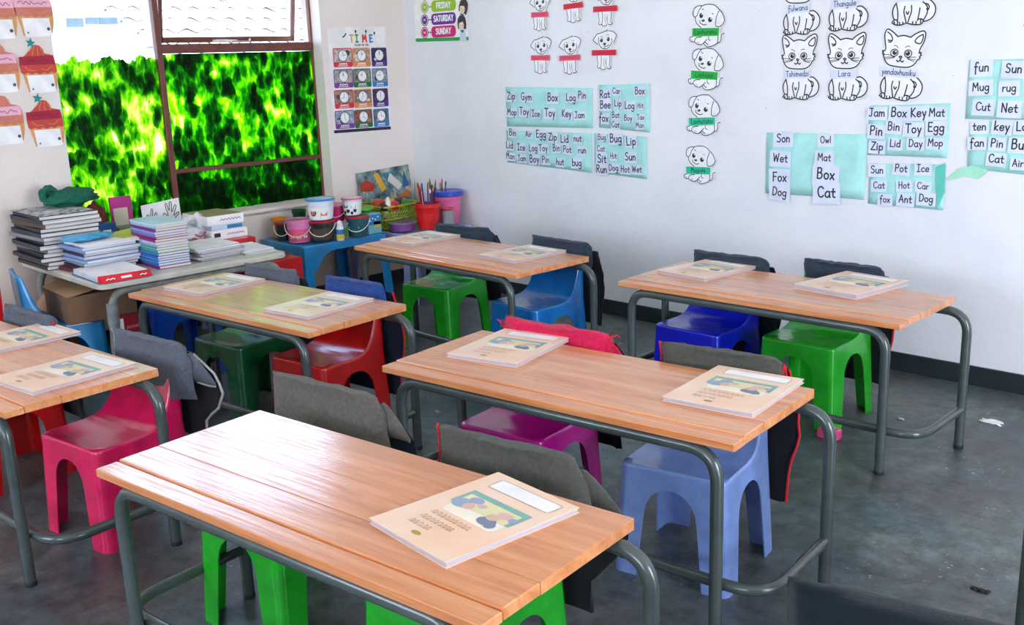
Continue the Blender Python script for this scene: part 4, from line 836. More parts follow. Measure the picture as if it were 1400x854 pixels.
PUP_OUT = [(140, 440), (205, 255), (158, 220), (155, 140), (190, 70), (260, 22), (330, 18), (470, -8), (560, 2), (652, 88), (712, 160), (760, 280), (732, 372), (665, 427), (660, 545), (748, 530), (705, 600), (692, 700), (610, 728), (540, 778), (450, 798), (390, 785), (340, 738), (300, 760), (220, 742), (170, 708), (120, 703), (84, 650), (100, 598), (135, 585)]
PUP_S = [[(330, 32), (400, 10), (470, 5), (550, 15), (610, 60), (645, 100)], [(645, 100), (700, 160), (745, 280), (720, 360), (660, 410), (600, 410), (580, 380), (595, 250), (640, 130)], [(330, 35), (260, 35), (190, 80), (165, 150), (170, 220), (205, 240), (240, 200), (270, 120), (330, 35)], [(205, 240), (210, 310), (250, 380), (310, 430)],
    [(290, 300), (290, 340), (330, 370), (370, 385), (410, 372)], [(335, 90), (355, 105)], [(520, 172), (535, 185)], [(150, 600), (110, 612), (100, 650), (130, 690), (185, 690), (200, 645), (240, 612), (320, 602)], [(190, 690), (230, 730), (300, 745), (350, 720), (420, 650)], [(380, 690), (360, 720), (400, 770), (450, 785), (540, 760), (610, 715), (625, 640), (625, 590)],
    [(610, 715), (660, 695), (682, 650), (685, 600), (700, 550), (740, 540)], [(385, 700), (410, 720), (440, 745)], [(455, 600), (450, 640), (480, 670)], ('thin', [(140, 650), (150, 680)]), ('thin', [(235, 690), (245, 715)]), ('thin', [(265, 690), (270, 720)])]
PUP_F = [((315, 212), 34, 48, 'k'), ((330, 188), 12, 14, 'w'), ((480, 288), 40, 46, 'k'), ((498, 268), 13, 15, 'w'), ((350, 303), 30, 24, 'k'), ((345, 293), 9, 6, 'w')]
GS = paper('green_strip', '14B03C'); GS2 = paper('mint_strip', '1FC496')
for nm, d, m_, lab, rot in (('Lavhurenu', (966, 44), GS, 'seated puppy drawing with green strip reading Lavhurenu, top of the column', 0), ('Lavhuna', (964, 103), GS, 'seated puppy drawing with green strip, second from the top of the column', -2), ('Lavhutanu', (961, 166), GS2, 'seated puppy drawing with mint green strip, third in the column', 4), ('Mugivhi', (956, 233), GS2, 'seated puppy drawing with mint green strip, lowest of the column', 3)):
    drawing('puppy_drawing', lab, 'drawing', 'seated puppy drawings in a column', ZB, (400, 517), PUP_OUT, PUP_S, PUP_F, d, .98 if nm != 'Mugivhi' else .93, tagrect=[(150, 597), (640, 582), (648, 436), (152, 444)], tagm=m_, text=nm, rot=rot, lw=.0044, textm=ink('green_pen', '0B4030'))
ZD = lambda X, Y: WR(760 + X / 12.56, 40 + Y / 12.56)
DOG_OUT = [(150, 150), (310, 84), (392, 92), (488, 175), (436, 330), (400, 340), (375, 440), (385, 560), (378, 735), (394, 765), (352, 792), (290, 804), (240, 814), (192, 802), (136, 776), (118, 560), (165, 440), (145, 366), (46, 275), (92, 198)]
DOG_S = [[(160, 155), (220, 130), (310, 95), (318, 88)], [(300, 108), (322, 86)], [(165, 155), (140, 155), (95, 210), (60, 275), (100, 310), (150, 355)], [(340, 105), (390, 105), (440, 135), (475, 180), (450, 250), (425, 315)], [(155, 220), (160, 300), (180, 370), (220, 415), (255, 425), (310, 425), (350, 385), (385, 330), (395, 290), (385, 240)],
    [(262, 355), (270, 380), (300, 385), (340, 350)], [(260, 390), (265, 410)], ('thin', [(190, 212), (215, 205), (235, 215)]), ('thin', [(300, 180), (320, 170), (345, 185)]), [(130, 555), (140, 640), (150, 705), (140, 755), (170, 775), (200, 770)], [(205, 565), (210, 650), (205, 720), (195, 780), (240, 802), (282, 790), (285, 760)], ('thin', [(255, 600), (250, 700), (270, 740)]), ('thin', [(300, 600), (290, 660), (300, 750)]),
    [(360, 550), (362, 650), (355, 730), (384, 760), (350, 782), (310, 770)], ('thin', [(285, 640), (275, 700)])]
DOG_F = [((208, 272), 26, 38, 'k'), ((200, 255), 8, 10, 'w'), ((330, 252), 25, 40, 'k'), ((322, 238), 8, 10, 'w'), ((264, 338), 28, 24, 'k'), ((256, 330), 8, 6, 'w')]
RS = paper('red_strip', 'E8506A'); RSD = paper('deep_red_strip', 'D8223C')
for d, m_, lab, wd, rot in (((740, 79), RS, 'standing puppy drawing with pink-red strip, lower row left', 0, 0), ((780, 79), RS, 'standing puppy drawing with pink-red strip, lower row middle', 20, 2), ((827, 72), RSD, 'standing puppy drawing with deeper red strip, lower row right', 60, 0),
        ((739, 20), RS, 'standing puppy drawing upper row left, cut by the top of the photo', -40, 0), ((785, 8), RSD, 'standing puppy drawing upper row middle, cut by the top of the photo', -10, 3), ((829, 12), RSD, 'standing puppy drawing upper row right with long red strip', 60, 0)):
    drawing('dog_drawing', lab, 'drawing', 'standing puppy drawings in two rows', ZD, (260, 497), DOG_OUT, DOG_S, DOG_F, d, .92, tagrect=[(70 - wd * .5, 548), (440 + wd * .5, 545), (442 + wd * .5, 442), (72 - wd * .5, 450)], tagm=m_, rot=rot, lw=.0044, textm=ink('dark_red', '9C1A30'))

# ---- days of the week poster
Z7 = lambda X, Y: WR(565 + X / 14.24, Y / 14.24)
t = thing('weekday_poster', 'glossy days of the week poster, Friday Saturday Sunday pills showing at the top', 'poster', (.38, -.001, 1.62))
a0, b0 = Z7(60, 815); a1, b1 = Z7(1083, 765); ztop = 2.18
mb = MB(); mb.plate([(a0, b0), (a1, b1 - .006), (a1, ztop), (a0 - .004, ztop)], frR, .003, .0036); sh = mb.build('sheet', mat('glossy_poster', hx('F3F1EE'), .3, .03), t)
mb = MB(); mb.plate([(a0, b0), (a1, b1 - .006), (a1, b1 + .016), (a0, b0 + .022)], frR, .0036, .0042); mb.build('green_band', ink('poster_green', '18A04C'), t)
def pill(word, Yc, colr, dark, short, X0=360, cyc=None):
    x0, cz = Z7(X0, Yc); x1 = Z7(840, Yc - 15)[0]; hh = abs(Z7(600, Yc)[1] - Z7(600, Yc + 112)[1]); bx_ = Z7(232, Yc + 15)[0]; rr_ = abs(Z7(305, Yc)[0] - Z7(232, Yc)[0])
    o = MB(); o.rect(x0, cz - hh, x1, cz + hh, frR, .0042, 0, hh * .8); p = o.build('pill', MATS.get('ink_' + colr[0]) or ink(*colr), t)
    mb = MB(); write(mb, word, (x0 + x1) / 2, cz, hh * .95, frR, .0050, sw=.24, maxw=(x1 - x0) * .80); mb.build('lettering', WHITE, p)
    mb = MB(); mb.rect(bx_, cz - .003, x0 + .004, cz + .003, frR, .0041, 0); mb.disc((bx_, cz), rr_, hh * 1.05, frR, .0043, 0, 20); mb.disc((bx_, cz), rr_ * .84, hh * .9, frR, .0046, 1, 20); mb.disc((bx_, cz), rr_ * .72, hh * .78, frR, .0049, 2, 20)
    d = mb.build('date_badge', [ink(dark[0], dark[1]), WHITE, ink(dark[0] + '_in', colr[1])], t)
    mb = MB(); write(mb, short, bx_, cz, hh * .3, frR, .0053, sw=.22, maxw=rr_ * 1.2); mb.build('lettering', WHITE, d)
pill('SUNDAY', 628, ('magenta_red', 'D81870'), ('wine', '8A1040'), 'SUN'); pill('SATURDAY', 382, ('violet', '6A1E96'), ('deep_violet', '3C1056'), 'SAT'); pill('FRIDAY', 130, ('lime', '92C010'), ('olive', '8A9A10'), 'FRI'); pill('THURSDAY', -118, ('azure', '2E7CC8'), ('deep_azure', '1E4C90'), 'THU')
def kid(cx, cz, tilt):
    f = lambda a, b: (cx + a * math.cos(tilt) - b * math.sin(tilt), cz + a * math.sin(tilt) + b * math.cos(tilt))
    mb = MB(); P = [f(a, b) for a, b in ((-.038, -.03), (-.045, 0), (-.04, .035), (-.018, .055), (.012, .056), (.034, .036), (.040, 0), (.036, -.034), (.022, -.03), (-.024, -.026))]
    mb.add([frR(a, b, .0046) for a, b in P], [list(range(len(P)))], 0); mb.disc(f(-.008, -.008), .024, .028, frR, .0050, 1, 16)
    mb.add([frR(*f(a, b), .0053) for a, b in ((-.034, .006), (-.02, .030), (.020, .028), (.022, .002), (.006, .016))], [[0, 1, 2, 3, 4]], 0)
    for a in (-.018, .004): mb.disc(f(a, -.008), .0028, .004, frR, .0056, 2, 8)
    mb.ribbon(smoothp([f(-.012, -.022), f(-.006, -.025), f(0, -.021)], 2), .0018, frR, .0056, 2)
    mb.add([frR(*f(a, b), .0045) for a, b in ((-.022, -.034), (.024, -.034), (.036, -.10), (-.030, -.10))], [[3, 2, 1, 0]], 3); mb.add([frR(*f(a, b), .0049) for a, b in ((-.02, -.036), (.02, -.036), (0, -.056))], [[0, 2, 1]], 4)
    mb.build('printed_child', [ink('dark_hair', '3A2C2C'), ink('face', 'F2D6C4'), BLACK, ink('blouse', 'C6DCE8'), ink('collar', '2A4A7C')], t)
kx, kz = Z7(962, 470); kid(kx, kz, 0); kx2, kz2 = Z7(985, 160); kid(kx2, kz2, -.35)

# ================================================================== THINGS ON THE WINDOW WALL
t = thing('time_poster', 'telling the time poster with twelve small clocks between window and corner', 'poster', (.001, -.4, 1.06))
Z6 = lambda X, Y: WL(450 + X / 5.69, 35 + Y / 5.69)
P = [Z6(38, 838), Z6(478, 806), Z6(400, 8), Z6(5, 12)]; P[2] = (P[1][0] + .008, P[2][1]); P[3] = (P[0][0] + .004, P[3][1])
MB().plate(P, frL, .002, .0026).build('sheet', paper('poster_white', 'EFEBE8'), t)
q = [P[0], P[1], (P[1][0], P[1][1] + .02), (P[0][0], P[0][1] + .02)]; MB().plate(q, frL, .0027, .0036).build('hanging_bar', ink('navy_bar', '1C2038'), t)
TL, TR, BL, BR = Z6(30, 175), Z6(442, 170), Z6(50, 808), Z6(464, 783)
bc = [('c_red', 'D8283C'), ('c_orange', 'E08848'), ('c_purple', '4A2A86'), ('c_violet', '7C3490'), ('c_green', '0E6A34'), ('c_blue', '2A7CC8'), ('c_red', ''), ('c_orange', ''), ('c_purple', ''), ('c_violet', ''), ('c_green', ''), ('c_blue', '')]
bgs = ['C9B8AE', 'C8A488', '2C2856', 'A8A0A0', '8E8A78', '9A9AA8', 'A88078', '8E7A70', '4A2456', 'A8B0C4', '9A5440', '6A7080']
for r_ in range(4):
    for c_ in range(3):
        k = r_ * 3 + c_; u0, u1 = [(0, .34), (.355, .68), (.71, 1)][c_]; v0, v1 = [(0, .235), (.255, .49), (.51, .745), (.765, 1)][r_]
        def bl(u, v): return tuple((TL[i] * (1 - u) + TR[i] * u) * (1 - v) + (BL[i] * (1 - u) + BR[i] * u) * v for i in (0, 1))
        A = bl(u0, v1); B = bl(u1, v0); hgt = B[1] - A[1]; wd = B[0] - A[0]; cm = MATS.get('ink_' + bc[k][0]) or ink(*bc[k])
        mb = MB(); mb.rect(A[0], A[1], B[0], B[1], frL, .0032, 0, .010); cell = mb.build('clock_picture', [cm], t)
        mb = MB(); mb.rect(A[0] + .006, A[1] + hgt * .27, B[0] - .006, B[1] - .006, frL, .0036, 0); random.seed(k)
        for _ in range(6): mb.disc((random.uniform(A[0] + .03, B[0] - .03), random.uniform(A[1] + hgt * .38, B[1] - .03)), random.uniform(.008, .022), random.uniform(.006, .02), frL, .0037 + _ * .0001, 1 + _ % 3, 8)
        cx, cz = (A[0] + B[0]) / 2, A[1] + hgt * .60; mb.disc((cx, cz), .038, .038, frL, .0044, 4, 20); mb.disc((cx, cz), .034, .034, frL, .0047, 5, 20)
        for a_, l_ in ((k * 30 + 20, .022), (90, .028)): mb.ribbon([(cx, cz), (cx + l_ * math.cos(R(a_)), cz + l_ * math.sin(R(a_)))], .0028, frL, .0050, 4)
        for h_ in range(12): mb.disc((cx + .029 * math.cos(h_ * math.pi / 6), cz + .029 * math.sin(h_ * math.pi / 6)), .0018, .0018, frL, .0050, 4, 6)
        mb.build('printed_scene', [mat('print_%d' % k, hx(bgs[k]), .6, .5, 40), ink('p_skin', 'A8745C'), ink('p_grey', '4A4448'), ink('p_pale', 'D8CCC4'), BLACK, WHITE], cell)
        mb = MB()
        for q_ in range(2):
            x = A[0] + wd * (.28 if q_ == 0 else .22)
            for j in range(5 if q_ == 0 else 8):
                ww = wd * (.08 if q_ == 0 else .06); mb.rect(x, A[1] + hgt * (.13 if q_ == 0 else .05), x + ww * .75, A[1] + hgt * (.21 if q_ == 0 else .09), frL, .0040, 0); x += ww * 1.1
        mb.build('caption', WHITE, cell)
for ch, X, c in zip('TIME', (172, 212, 272, 322), ('E0B060', '58A048', 'D83A30', '2A86B8')):
    cx, cz = Z6(X, 105); mb = MB(); write(mb, ch, cx, cz, .044, frL, .0042, sw=.26); mb.build('title_letter', ink('t_' + ch, c), t)
mb = MB(); cx, cz = Z6(250, 152); write(mb, 'TELLING THE TIME', cx, cz, .0105, frL, .0042, sw=.2); mb.build('subtitle', BLACK, t)
for X, Y in ((202, 45), (282, 45), (348, 58)): 
    mb = MB(); q = Z6(X, Y); mb.disc(q, .007, .009, frL, .0042, 0, 12); mb.ribbon([q, (q[0], q[1] - .014)], .004, frL, .0043); mb.build('printed_figure', BLACK, t)
mb = MB(); q = Z6(118, 80); mb.ribbon([(q[0] - .016, q[1] - .008), (q[0], q[1]), (q[0] + .01, q[1] + .014)], .008, frL, .0042); mb.build('printed_figure', BLACK, t)

FR1 = paper('frosting_red', 'C9483C'); FR2 = paper('frosting_salmon', 'CF7A68'); CAKE = paper('cake_case', 'DCA060'); STAR = paper('teal_star', '16908C'); PK = paper('pink_band', 'F2B4C8'); DR = paper('crimson_band', 'A81C3C'); 
def cupcake(px, py, sc_, band, star, lab, frost=FR1, rot=0):
    d = Vector(WL(px, py)); k = .00066 * sc_; cr, sr = math.cos(R(rot)), math.sin(R(rot))
    def T(p): a, b = (p[0] - 305) * k * .95, (300 - p[1]) * k; return (d.x + a * cr - b * sr, d.y + a * sr + b * cr)
    def ccw(p): return p if sum(p[i][0] * p[(i + 1) % len(p)][1] - p[(i + 1) % len(p)][0] * p[i][1] for i in range(len(p))) > 0 else p[::-1]
    t = thing('cupcake_cutout', lab, 'paper cutout', (.001, d.x, d.y), 0, 'paper cupcakes with name bands')
    MB().plate(ccw([T(p) for p in ((172, 270), (455, 270), (452, 330), (432, 412), (410, 412), (205, 428), (188, 350))]), frL, .002, .0026).build('cake_case', CAKE, t)
    MB().plate(ccw([T(p) for p in ((205, 300), (418, 298), (425, 432), (216, 438))]), frL, .0032, .0038).build('blank_card', WHITE, t)
    fo = [(165, 280), (158, 230), (172, 175), (205, 150), (240, 120), (270, 90), (300, 68), (335, 76), (358, 104), (368, 135), (425, 148), (445, 180), (452, 225), (452, 272), (432, 288), (408, 276), (376, 292), (345, 280), (312, 294), (280, 280), (248, 294), (216, 280), (190, 292)]
    f = MB().plate(ccw([T(p) for p in fo]), frL, .0040, .0048).build('frosting', frost, t)
    mb = MB(); 
    for s_ in ([(300, 80), (280, 110), (270, 150)], [(320, 82), (315, 115), (320, 150)], [(270, 100), (235, 125), (210, 150)], [(340, 95), (355, 120), (360, 148)], [(200, 235), (230, 262), (290, 265)], [(330, 255), (370, 262), (410, 235)]): mb.ribbon(smoothp([T(p) for p in s_], 3), .003 * sc_, frL, .0051)
    mb.build('icing_lines', ink('icing', 'E08A62'), f)
    P = ccw([T(p) for p in ((158, 222), (442, 218), (438, 150), (160, 158))]); b = MB().plate(P, frL, .0060, .0068).build('name_band', band, t)
    random.seed(int(py)); mb = MB(); c = T((300, 190)); mb.ribbon(smoothp([(c[0] + .14 * sc_ * (-.5 + i / 15), c[1] + random.uniform(-.009, .009)) for i in range(16)], 3), .003, frL, .0071); mb.build('lettering', ink('plum_pen', '5A1038'), b)
    if star:
        c = T((268, 55)); mb = MB(); mb.plate([(c[0] + (.026 if i % 2 == 0 else .011) * sc_ * math.cos(R(80 + 36 * i)), c[1] + (.028 if i % 2 == 0 else .012) * sc_ * math.sin(R(80 + 36 * i))) for i in range(10)], frL, .0060, .0068); mb.build('star', STAR, t)
    mb = MB()
    for X in ((240, 405, 7), (402, 378, 13)): c = T(X[:2]); mb.disc(c, X[2] * k, X[2] * k, frL, .0041, 0, 10)
    mb.build('printed_marks', ink('grey_print', '55505A'), t)
cupcake(53.6, 102.7, 1, DR, True, 'cupcake cutout with crimson band and teal star, directly under the topmost one'); cupcake(63, 177, 1, DR, True, 'lowest cupcake cutout with crimson band and teal star, nearest the window')
cupcake(47, 25, 1.03, PK, False, 'cupcake cutout with pink band, topmost beside the window', FR2); cupcake(-5, 27, 1.05, PK, False, 'cupcake cutout cut by the left edge, top one', FR2); cupcake(0, 102, 1.02, PK, False, 'cupcake cutout cut by the left edge, middle one with pink band', FR2); cupcake(7, 173, 1.02, PK, False, 'cupcake cutout cut by the left edge, lowest with pink band', FR2)

# ================================================================== LOADED TABLE, PLASTIC TABLES
TZ = .56
tt = thing('work_table', 'cream-topped steel table loaded with books and papers under the window', 'table', (.53, -2.2, 0))
CREAM = mat('cream_laminate', hx('CFC9BC'), .35, .1, 6, coat=.3)
mb = MB(); rr = .05; X0, X1, Y0, Y1 = .025, 1.04, -2.70, -1.70; rings = []
def rrect(x0, x1, y0, y1, r, z, n=6):
    out = []
    for cx, cy, a in ((x1 - r, y1 - r, 0), (x0 + r, y1 - r, 90), (x0 + r, y0 + r, 180), (x1 - r, y0 + r, 270)):
        for q in range(n + 1): out.append((cx + r * math.cos(R(a + 90 * q / n)), cy + r * math.sin(R(a + 90 * q / n)), z))
    return out
for z, ins in ((TZ - .028, .006), (TZ - .024, .001), (TZ - .004, .001), (TZ, .005)): rings.append(rrect(X0 + ins, X1 - ins, Y0 + ins, Y1 - ins, rr, z))
mb.loft(rings); mb.build('tabletop', CREAM, tt, smooth=40)
CST = mat('worn_cream_steel', hx('8C8F88'), .4, .25, 20, grime=((.5, .5, .48), 24, .6, .6))
for x in (1.0, .12):
    mb = MB(); mb.tube(bezbend([(x, Y0 + .06, .004), (x, Y0 + .06, TZ - .048), (x, Y1 - .05, TZ - .048), (x, Y1 - .05, .004)], .09, 8), .019, 14); mb.build('leg_frame', CST, tt, smooth=50)
mb = MB(); rings = []
for i in range(15):
    z = .06 + .40 * i / 14; r_ = .026 + .006 * noise.noise(Vector((z * 14, 0, 0))); rings.append([(1.0 + r_ * math.cos(a) + .004 * noise.noise(Vector((z * 20, a, 1))), Y0 + .06 + r_ * math.sin(a), z) for a in [2 * math.pi * k / 12 for k in range(12)]])
mb.loft(rings); mb.build('leg_wrapping', mat('grey_tape_wrap', hx('8F9394'), .5, .3, 20, bump=.6, bscale=40), tt, smooth=60)

def plastic_table(name, label, x0, x1, y0, y1, h, m_, ap=.05, cat='table', lw=.74):
    t = thing(name, label, cat, ((x0 + x1) / 2, (y0 + y1) / 2, 0))
    mb = MB(); fl = .025; zap = h - .055
    mb.loft([rrect(x0 + i, x1 - i, y0 + i, y1 - i, .05, z) for z, i in ((h - .012, 0), (h - .004, .002), (h, .008))] + [rrect(x0 + .03, x1 - .03, y0 + .03, y1 - .03, .04, h - .004)], cap=True); mb.build('tabletop', m_, t, smooth=40)
    # apron with arches and angle legs, one panel per side
    def side(P, Lh, nm):
        n = 30; top = []; bot = []
        for i in range(n + 1):
            a = -1 + 2 * i / n; e = max(0, abs(a) - .2) / (lw - .2); zb_ = h - ap - .11 * min(1, e) ** 3
            if abs(a) > lw: zb_ = 0
            top.append((a * Lh, h - .01)); bot.append((a * Lh, zb_))
        mb = MB()
        for i in range(n):
            if (abs(bot[i][1]) < 1e-6) != (abs(bot[i + 1][1]) < 1e-6): b0, b1 = (max(bot[i][1], bot[i + 1][1]),) * 2
            else: b0, b1 = bot[i][1], bot[i + 1][1]
            q = [(bot[i][0], b0), (bot[i + 1][0], b1), top[i + 1], top[i]]
            out = [P(u, z, 0) for u, z in q] + [P(u, z, .004) for u, z in q]; mb.add(out, [[0, 1, 2, 3], [7, 6, 5, 4], [0, 4, 5, 1], [1, 5, 6, 2], [3, 2, 6, 7], [0, 3, 7, 4]])
        mb.build(nm, m_, t)
    fl_ = lambda z: fl * (h - z) / h
    cx, cy = (x0 + x1) / 2, (y0 + y1) / 2; a, b = (x1 - x0) / 2, (y1 - y0) / 2
    side(lambda u, z, o: (cx + a + fl_(z) - o, cy + u * (1 + fl_(z) / b), z), b, 'side_panel'); side(lambda u, z, o: (cx - a - fl_(z) * .3 + o, cy + u * (1 + fl_(z) / b), z), b, 'side_panel')
    side(lambda u, z, o: (cx + u * (1 + fl_(z) / a * .5), cy - b - fl_(z) + o, z), a, 'side_panel'); side(lambda u, z, o: (cx + u * (1 + fl_(z) / a * .5), cy + b + fl_(z) - o, z), a, 'side_panel')
    return t
plastic_table('plastic_table', 'sky blue plastic table crowded with paint tubs below the window corner', .05, .53, -1.28, -.68, .47, plast('table_blue', '1488C8', .28))
plastic_table('plastic_table', 'lavender plastic table in the corner holding basket and buckets', .06, .66, -.60, -.05, .45, plast('lavender', 'A9AEDF', .35))

plastic_table('plastic_stool', 'deep blue plastic stool with arched sides under the loaded table', .66, .965, -2.41, -2.10, .47, DBLUE, .17, 'stool', .62)

def papers(name, label, x, y, z, w, d, n, th, mats_, seed, rot=0, group='stacks on the loaded table', jit=.012, cat='book', page=PAGE, lab_fn=None):
    """a pile: every book or booklet in it is its own object"""
    random.seed(seed); zz = z
    for i in range(n):
        h_ = th * random.uniform(.85, 1.15); ct_ = min(.0012 + h_ * .06, .0019); jx, jy = random.uniform(-jit, jit), random.uniform(-jit, jit); r_ = R(rot + random.uniform(-3, 3) * jit * 90)
        lb = lab_fn(i, n) if lab_fn else label
        t = thing(name, lb, cat, (x + jx, y + jy, zz), r_, group); cm = mats_[i % len(mats_)]
        mb = MB(); mb.box(-w / 2, w / 2, -d / 2, d / 2, 0, ct_); mb.box(-w / 2, w / 2, -d / 2, d / 2, h_ - ct_ * .7, h_); mb.box(-w / 2, w / 2, -d / 2, -d / 2 + .0025, 0, h_); mb.build('cover', cm, t, local=True)
        mb = MB(); mb.box(-w / 2 + .003, w / 2 - .003, -d / 2 + .003, d / 2 - .003, ct_, h_ - ct_ * .7); mb.build('pages', page, t, local=True)
        zz += h_ + .0004
    return zz
ordl = lambda i, n: 'lowest' if i == 0 else 'topmost' if i == n - 1 else '%s from the bottom' % ['', 'second', 'third', 'fourth', 'fifth', 'sixth', 'seventh', 'eighth', 'ninth', 'tenth', 'eleventh', 'twelfth', 'thirteenth', 'fourteenth', 'fifteenth', 'sixteenth', 'seventeenth', 'eighteenth'][i]
KSP = mat('black_spine', hx('1B2030'), .45, .1, 8); BRN = paper('brown_cover', '6E5A4C'); GRC = paper('grey_cover', '8C8E98'); 
z1 = papers('file_folder', '', .265, -2.575, TZ + .001, .40, .29, 13, .0205, [KSP, BRN, KSP, KSP, GRC, KSP, KSP, GRC, KSP], 21, 0, 'black-spined files at the left end of the loaded table', .014, 'folder', page=mat('file_pages', hx('E4DFDC'), .8, .3, 3, stretch=(1, 1, 90)), lab_fn=lambda i, n: 'black-spined file of papers, %s of the tall left pile' % ordl(i, n))
BLC = paper('blue_white_cover', '8FA6D6'); MAR = paper('maroon_cover', '6A2630')
z2 = papers('exercise_pad', '', .60, -2.50, TZ + .001, .24, .28, 9, .0148, [MAR, paper('dark_cover', '2A3040'), GRC, BLC, BLC, KSP, BLC, BLC, WHITE], 22, 0, 'pads in the middle pile of the loaded table', .016, 'pad', page=MATS['file_pages'], lab_fn=lambda i, n: 'thick white-edged pad, %s of the pile under the blue packet' % ordl(i, n))
NB = [paper('note_%d' % i, c) for i, c in enumerate(['8A2A86', '2E6CC0', '3A86D0', '4C92D8', '2A6AB8', '3C78C8', '3E9A94', '60A8A0', '8EA4C8', 'B8C4DC', '98206E', 'A02A78', '6A7CC8', '8A98D8', '7E2480', 'A8C8DC', 'BFE0EA'])]
z4 = papers('notebook', '', .775, -2.265, TZ + .001, .29, .165, 17, .0125, NB, 23, -2, 'notebooks in the neat tall stack', .004, 'notebook', lab_fn=lambda i, n: 'thin notebook, %s of the neat stripe-edged stack' % ordl(i, n), page=mat('cream_page_edges', hx('E2D8C8'), .8, .2, 3, stretch=(1, 1, 120)))
z5 = papers('booklet', '', .755, -2.01, TZ + .001, .27, .25, 7, .0085, [GRC, WHITE, paper('tan', 'C8B8A0'), WHITE, GRC, WHITE, WHITE], 24, 3, 'booklets beside the striped stack', .016, 'booklet', lab_fn=lambda i, n: 'white booklet, %s of the low spread pile in the table middle' % ordl(i, n))
z6 = papers('paper_sheaf', '', .80, -1.795, TZ + .001, .27, .17, 3, .005, [paper('pinkish_white', 'E6DCDC'), paper('pale_grey', 'CFCAD0'), WHITE], 25, -6, 'sheaves at the right end', .012, 'paper', lab_fn=lambda i, n: 'loose paper sheaf, %s of three at the loaded table right end' % ordl(i, n))
# open red-edged folder with papers
t = thing('red_folder', 'open red folder full of white sheets at the front left of the loaded table', 'folder', (.86, -2.565, TZ + .001), R(-2))
mb = MB(); mb.box(-.18, .165, -.125, .125, 0, .004); mb.build('backing', paper('folder_navy', '6A7CA8'), t, local=True)
mb = MB(); mb.add([(.145, -.12, .004), (.18, -.12, .004), (.18, .125, .004), (.145, .125, .004), (.150, -.12, .034), (.154, -.12, .034), (.154, .125, .030), (.150, .125, .030)], [[0, 3, 2, 1], [4, 5, 6, 7], [0, 1, 5, 4], [1, 2, 6, 5], [2, 3, 7, 6], [3, 0, 4, 7]])
rf = mb.build('red_flap', plast('folder_red', 'D81420', .35), t, local=True)
frf = lambda a, b, o: (.180 + o * 0 - .026 * (b / .030) + .0008, a, .004 + b)
mb = MB(); mb.ribbon([(-.09, .011), (-.08, .015), (-.07, .011), (-.06, .015), (-.05, .012)], .004, frf, 0); mb.ribbon([(.07, .011), (.08, .015), (.09, .011), (.10, .014)], .004, frf, 0); mb.rect(-.02, .009, .03, .018, frf, 0, 0); mb.build('lettering', WHITE, rf, local=True)
for i in range(9):
    random.seed(i + 40); mb = MB(); z = .0045 + i * .0028; j = random.uniform(-.006, .006); s_ = .010 * i / 9
    mb.add([(-.17 + j, -.115, z), (.14, -.118 + j, z), (.14, .115, z + s_ * .3), (-.17, .118 + j, z + s_), (-.17 + j, -.115, z + .002), (.14, -.118 + j, z + .002), (.14, .115, z + s_ * .3 + .002), (-.17, .118 + j, z + s_ + .002)], [[0, 3, 2, 1], [4, 5, 6, 7], [0, 1, 5, 4], [1, 2, 6, 5], [2, 3, 7, 6], [3, 0, 4, 7]])
    mb.build('sheet', WHITE if i % 3 else paper('bluish_sheet', 'C9D4EC'), t, local=True)

def blob(mb, c, rx, ry, rz, seed, amp=.25, n=18, m=12, mi=0, flat=True, fq=2.2):
    rings = []
    for j in range(m + 1):
        th = math.pi * j / m; r_ = []
        for i in range(n):
            ph = 2 * math.pi * i / n; d = Vector((math.sin(th) * math.cos(ph), math.sin(th) * math.sin(ph), -math.cos(th)))
            k = 1 + amp * noise.noise(d * fq + Vector((seed, 0, 0))) + amp * .4 * noise.noise(d * fq * 3 + Vector((0, seed, 0)))
            z = c[2] + rz + d.z * rz * k
            r_.append((c[0] + d.x * rx * k, c[1] + d.y * ry * k, max(z, c[2] + .001) if flat else z))
        rings.append(r_)
    mb.loft(rings, mi); return mb
# blue plastic packet, yellow paper
t = tag(blob(MB(), (.60, -2.56, z2 + .001), .075, .125, .017, 4, .3, 26, 14).build('plastic_packet', mat('aqua_film', hx('3FA9DC'), .22, .2, 14, coat=.5, bump=.5, bscale=22), None, (.60, -2.56, z2), 60), 'crumpled light blue plastic packet lying on the middle pile', 'packet')
mb = MB(); mb.add([(.50, -2.42, z2 + .001), (.70, -2.42, z2 + .001), (.69, -2.32, z2 + .001), (.52, -2.30, z2 + .016), (.50, -2.42, z2 + .002), (.70, -2.42, z2 + .002), (.69, -2.32, z2 + .002), (.52, -2.30, z2 + .018)], [[0, 3, 2, 1], [4, 5, 6, 7], [0, 1, 5, 4], [1, 2, 6, 5], [2, 3, 7, 6], [3, 0, 4, 7]])
tag(mb.build('paper_sheet', paper('yellow_green', 'C9CC5A'), None, (.6, -2.37, z2)), 'yellow-green sheet on the middle pile beside the blue packet', 'paper')
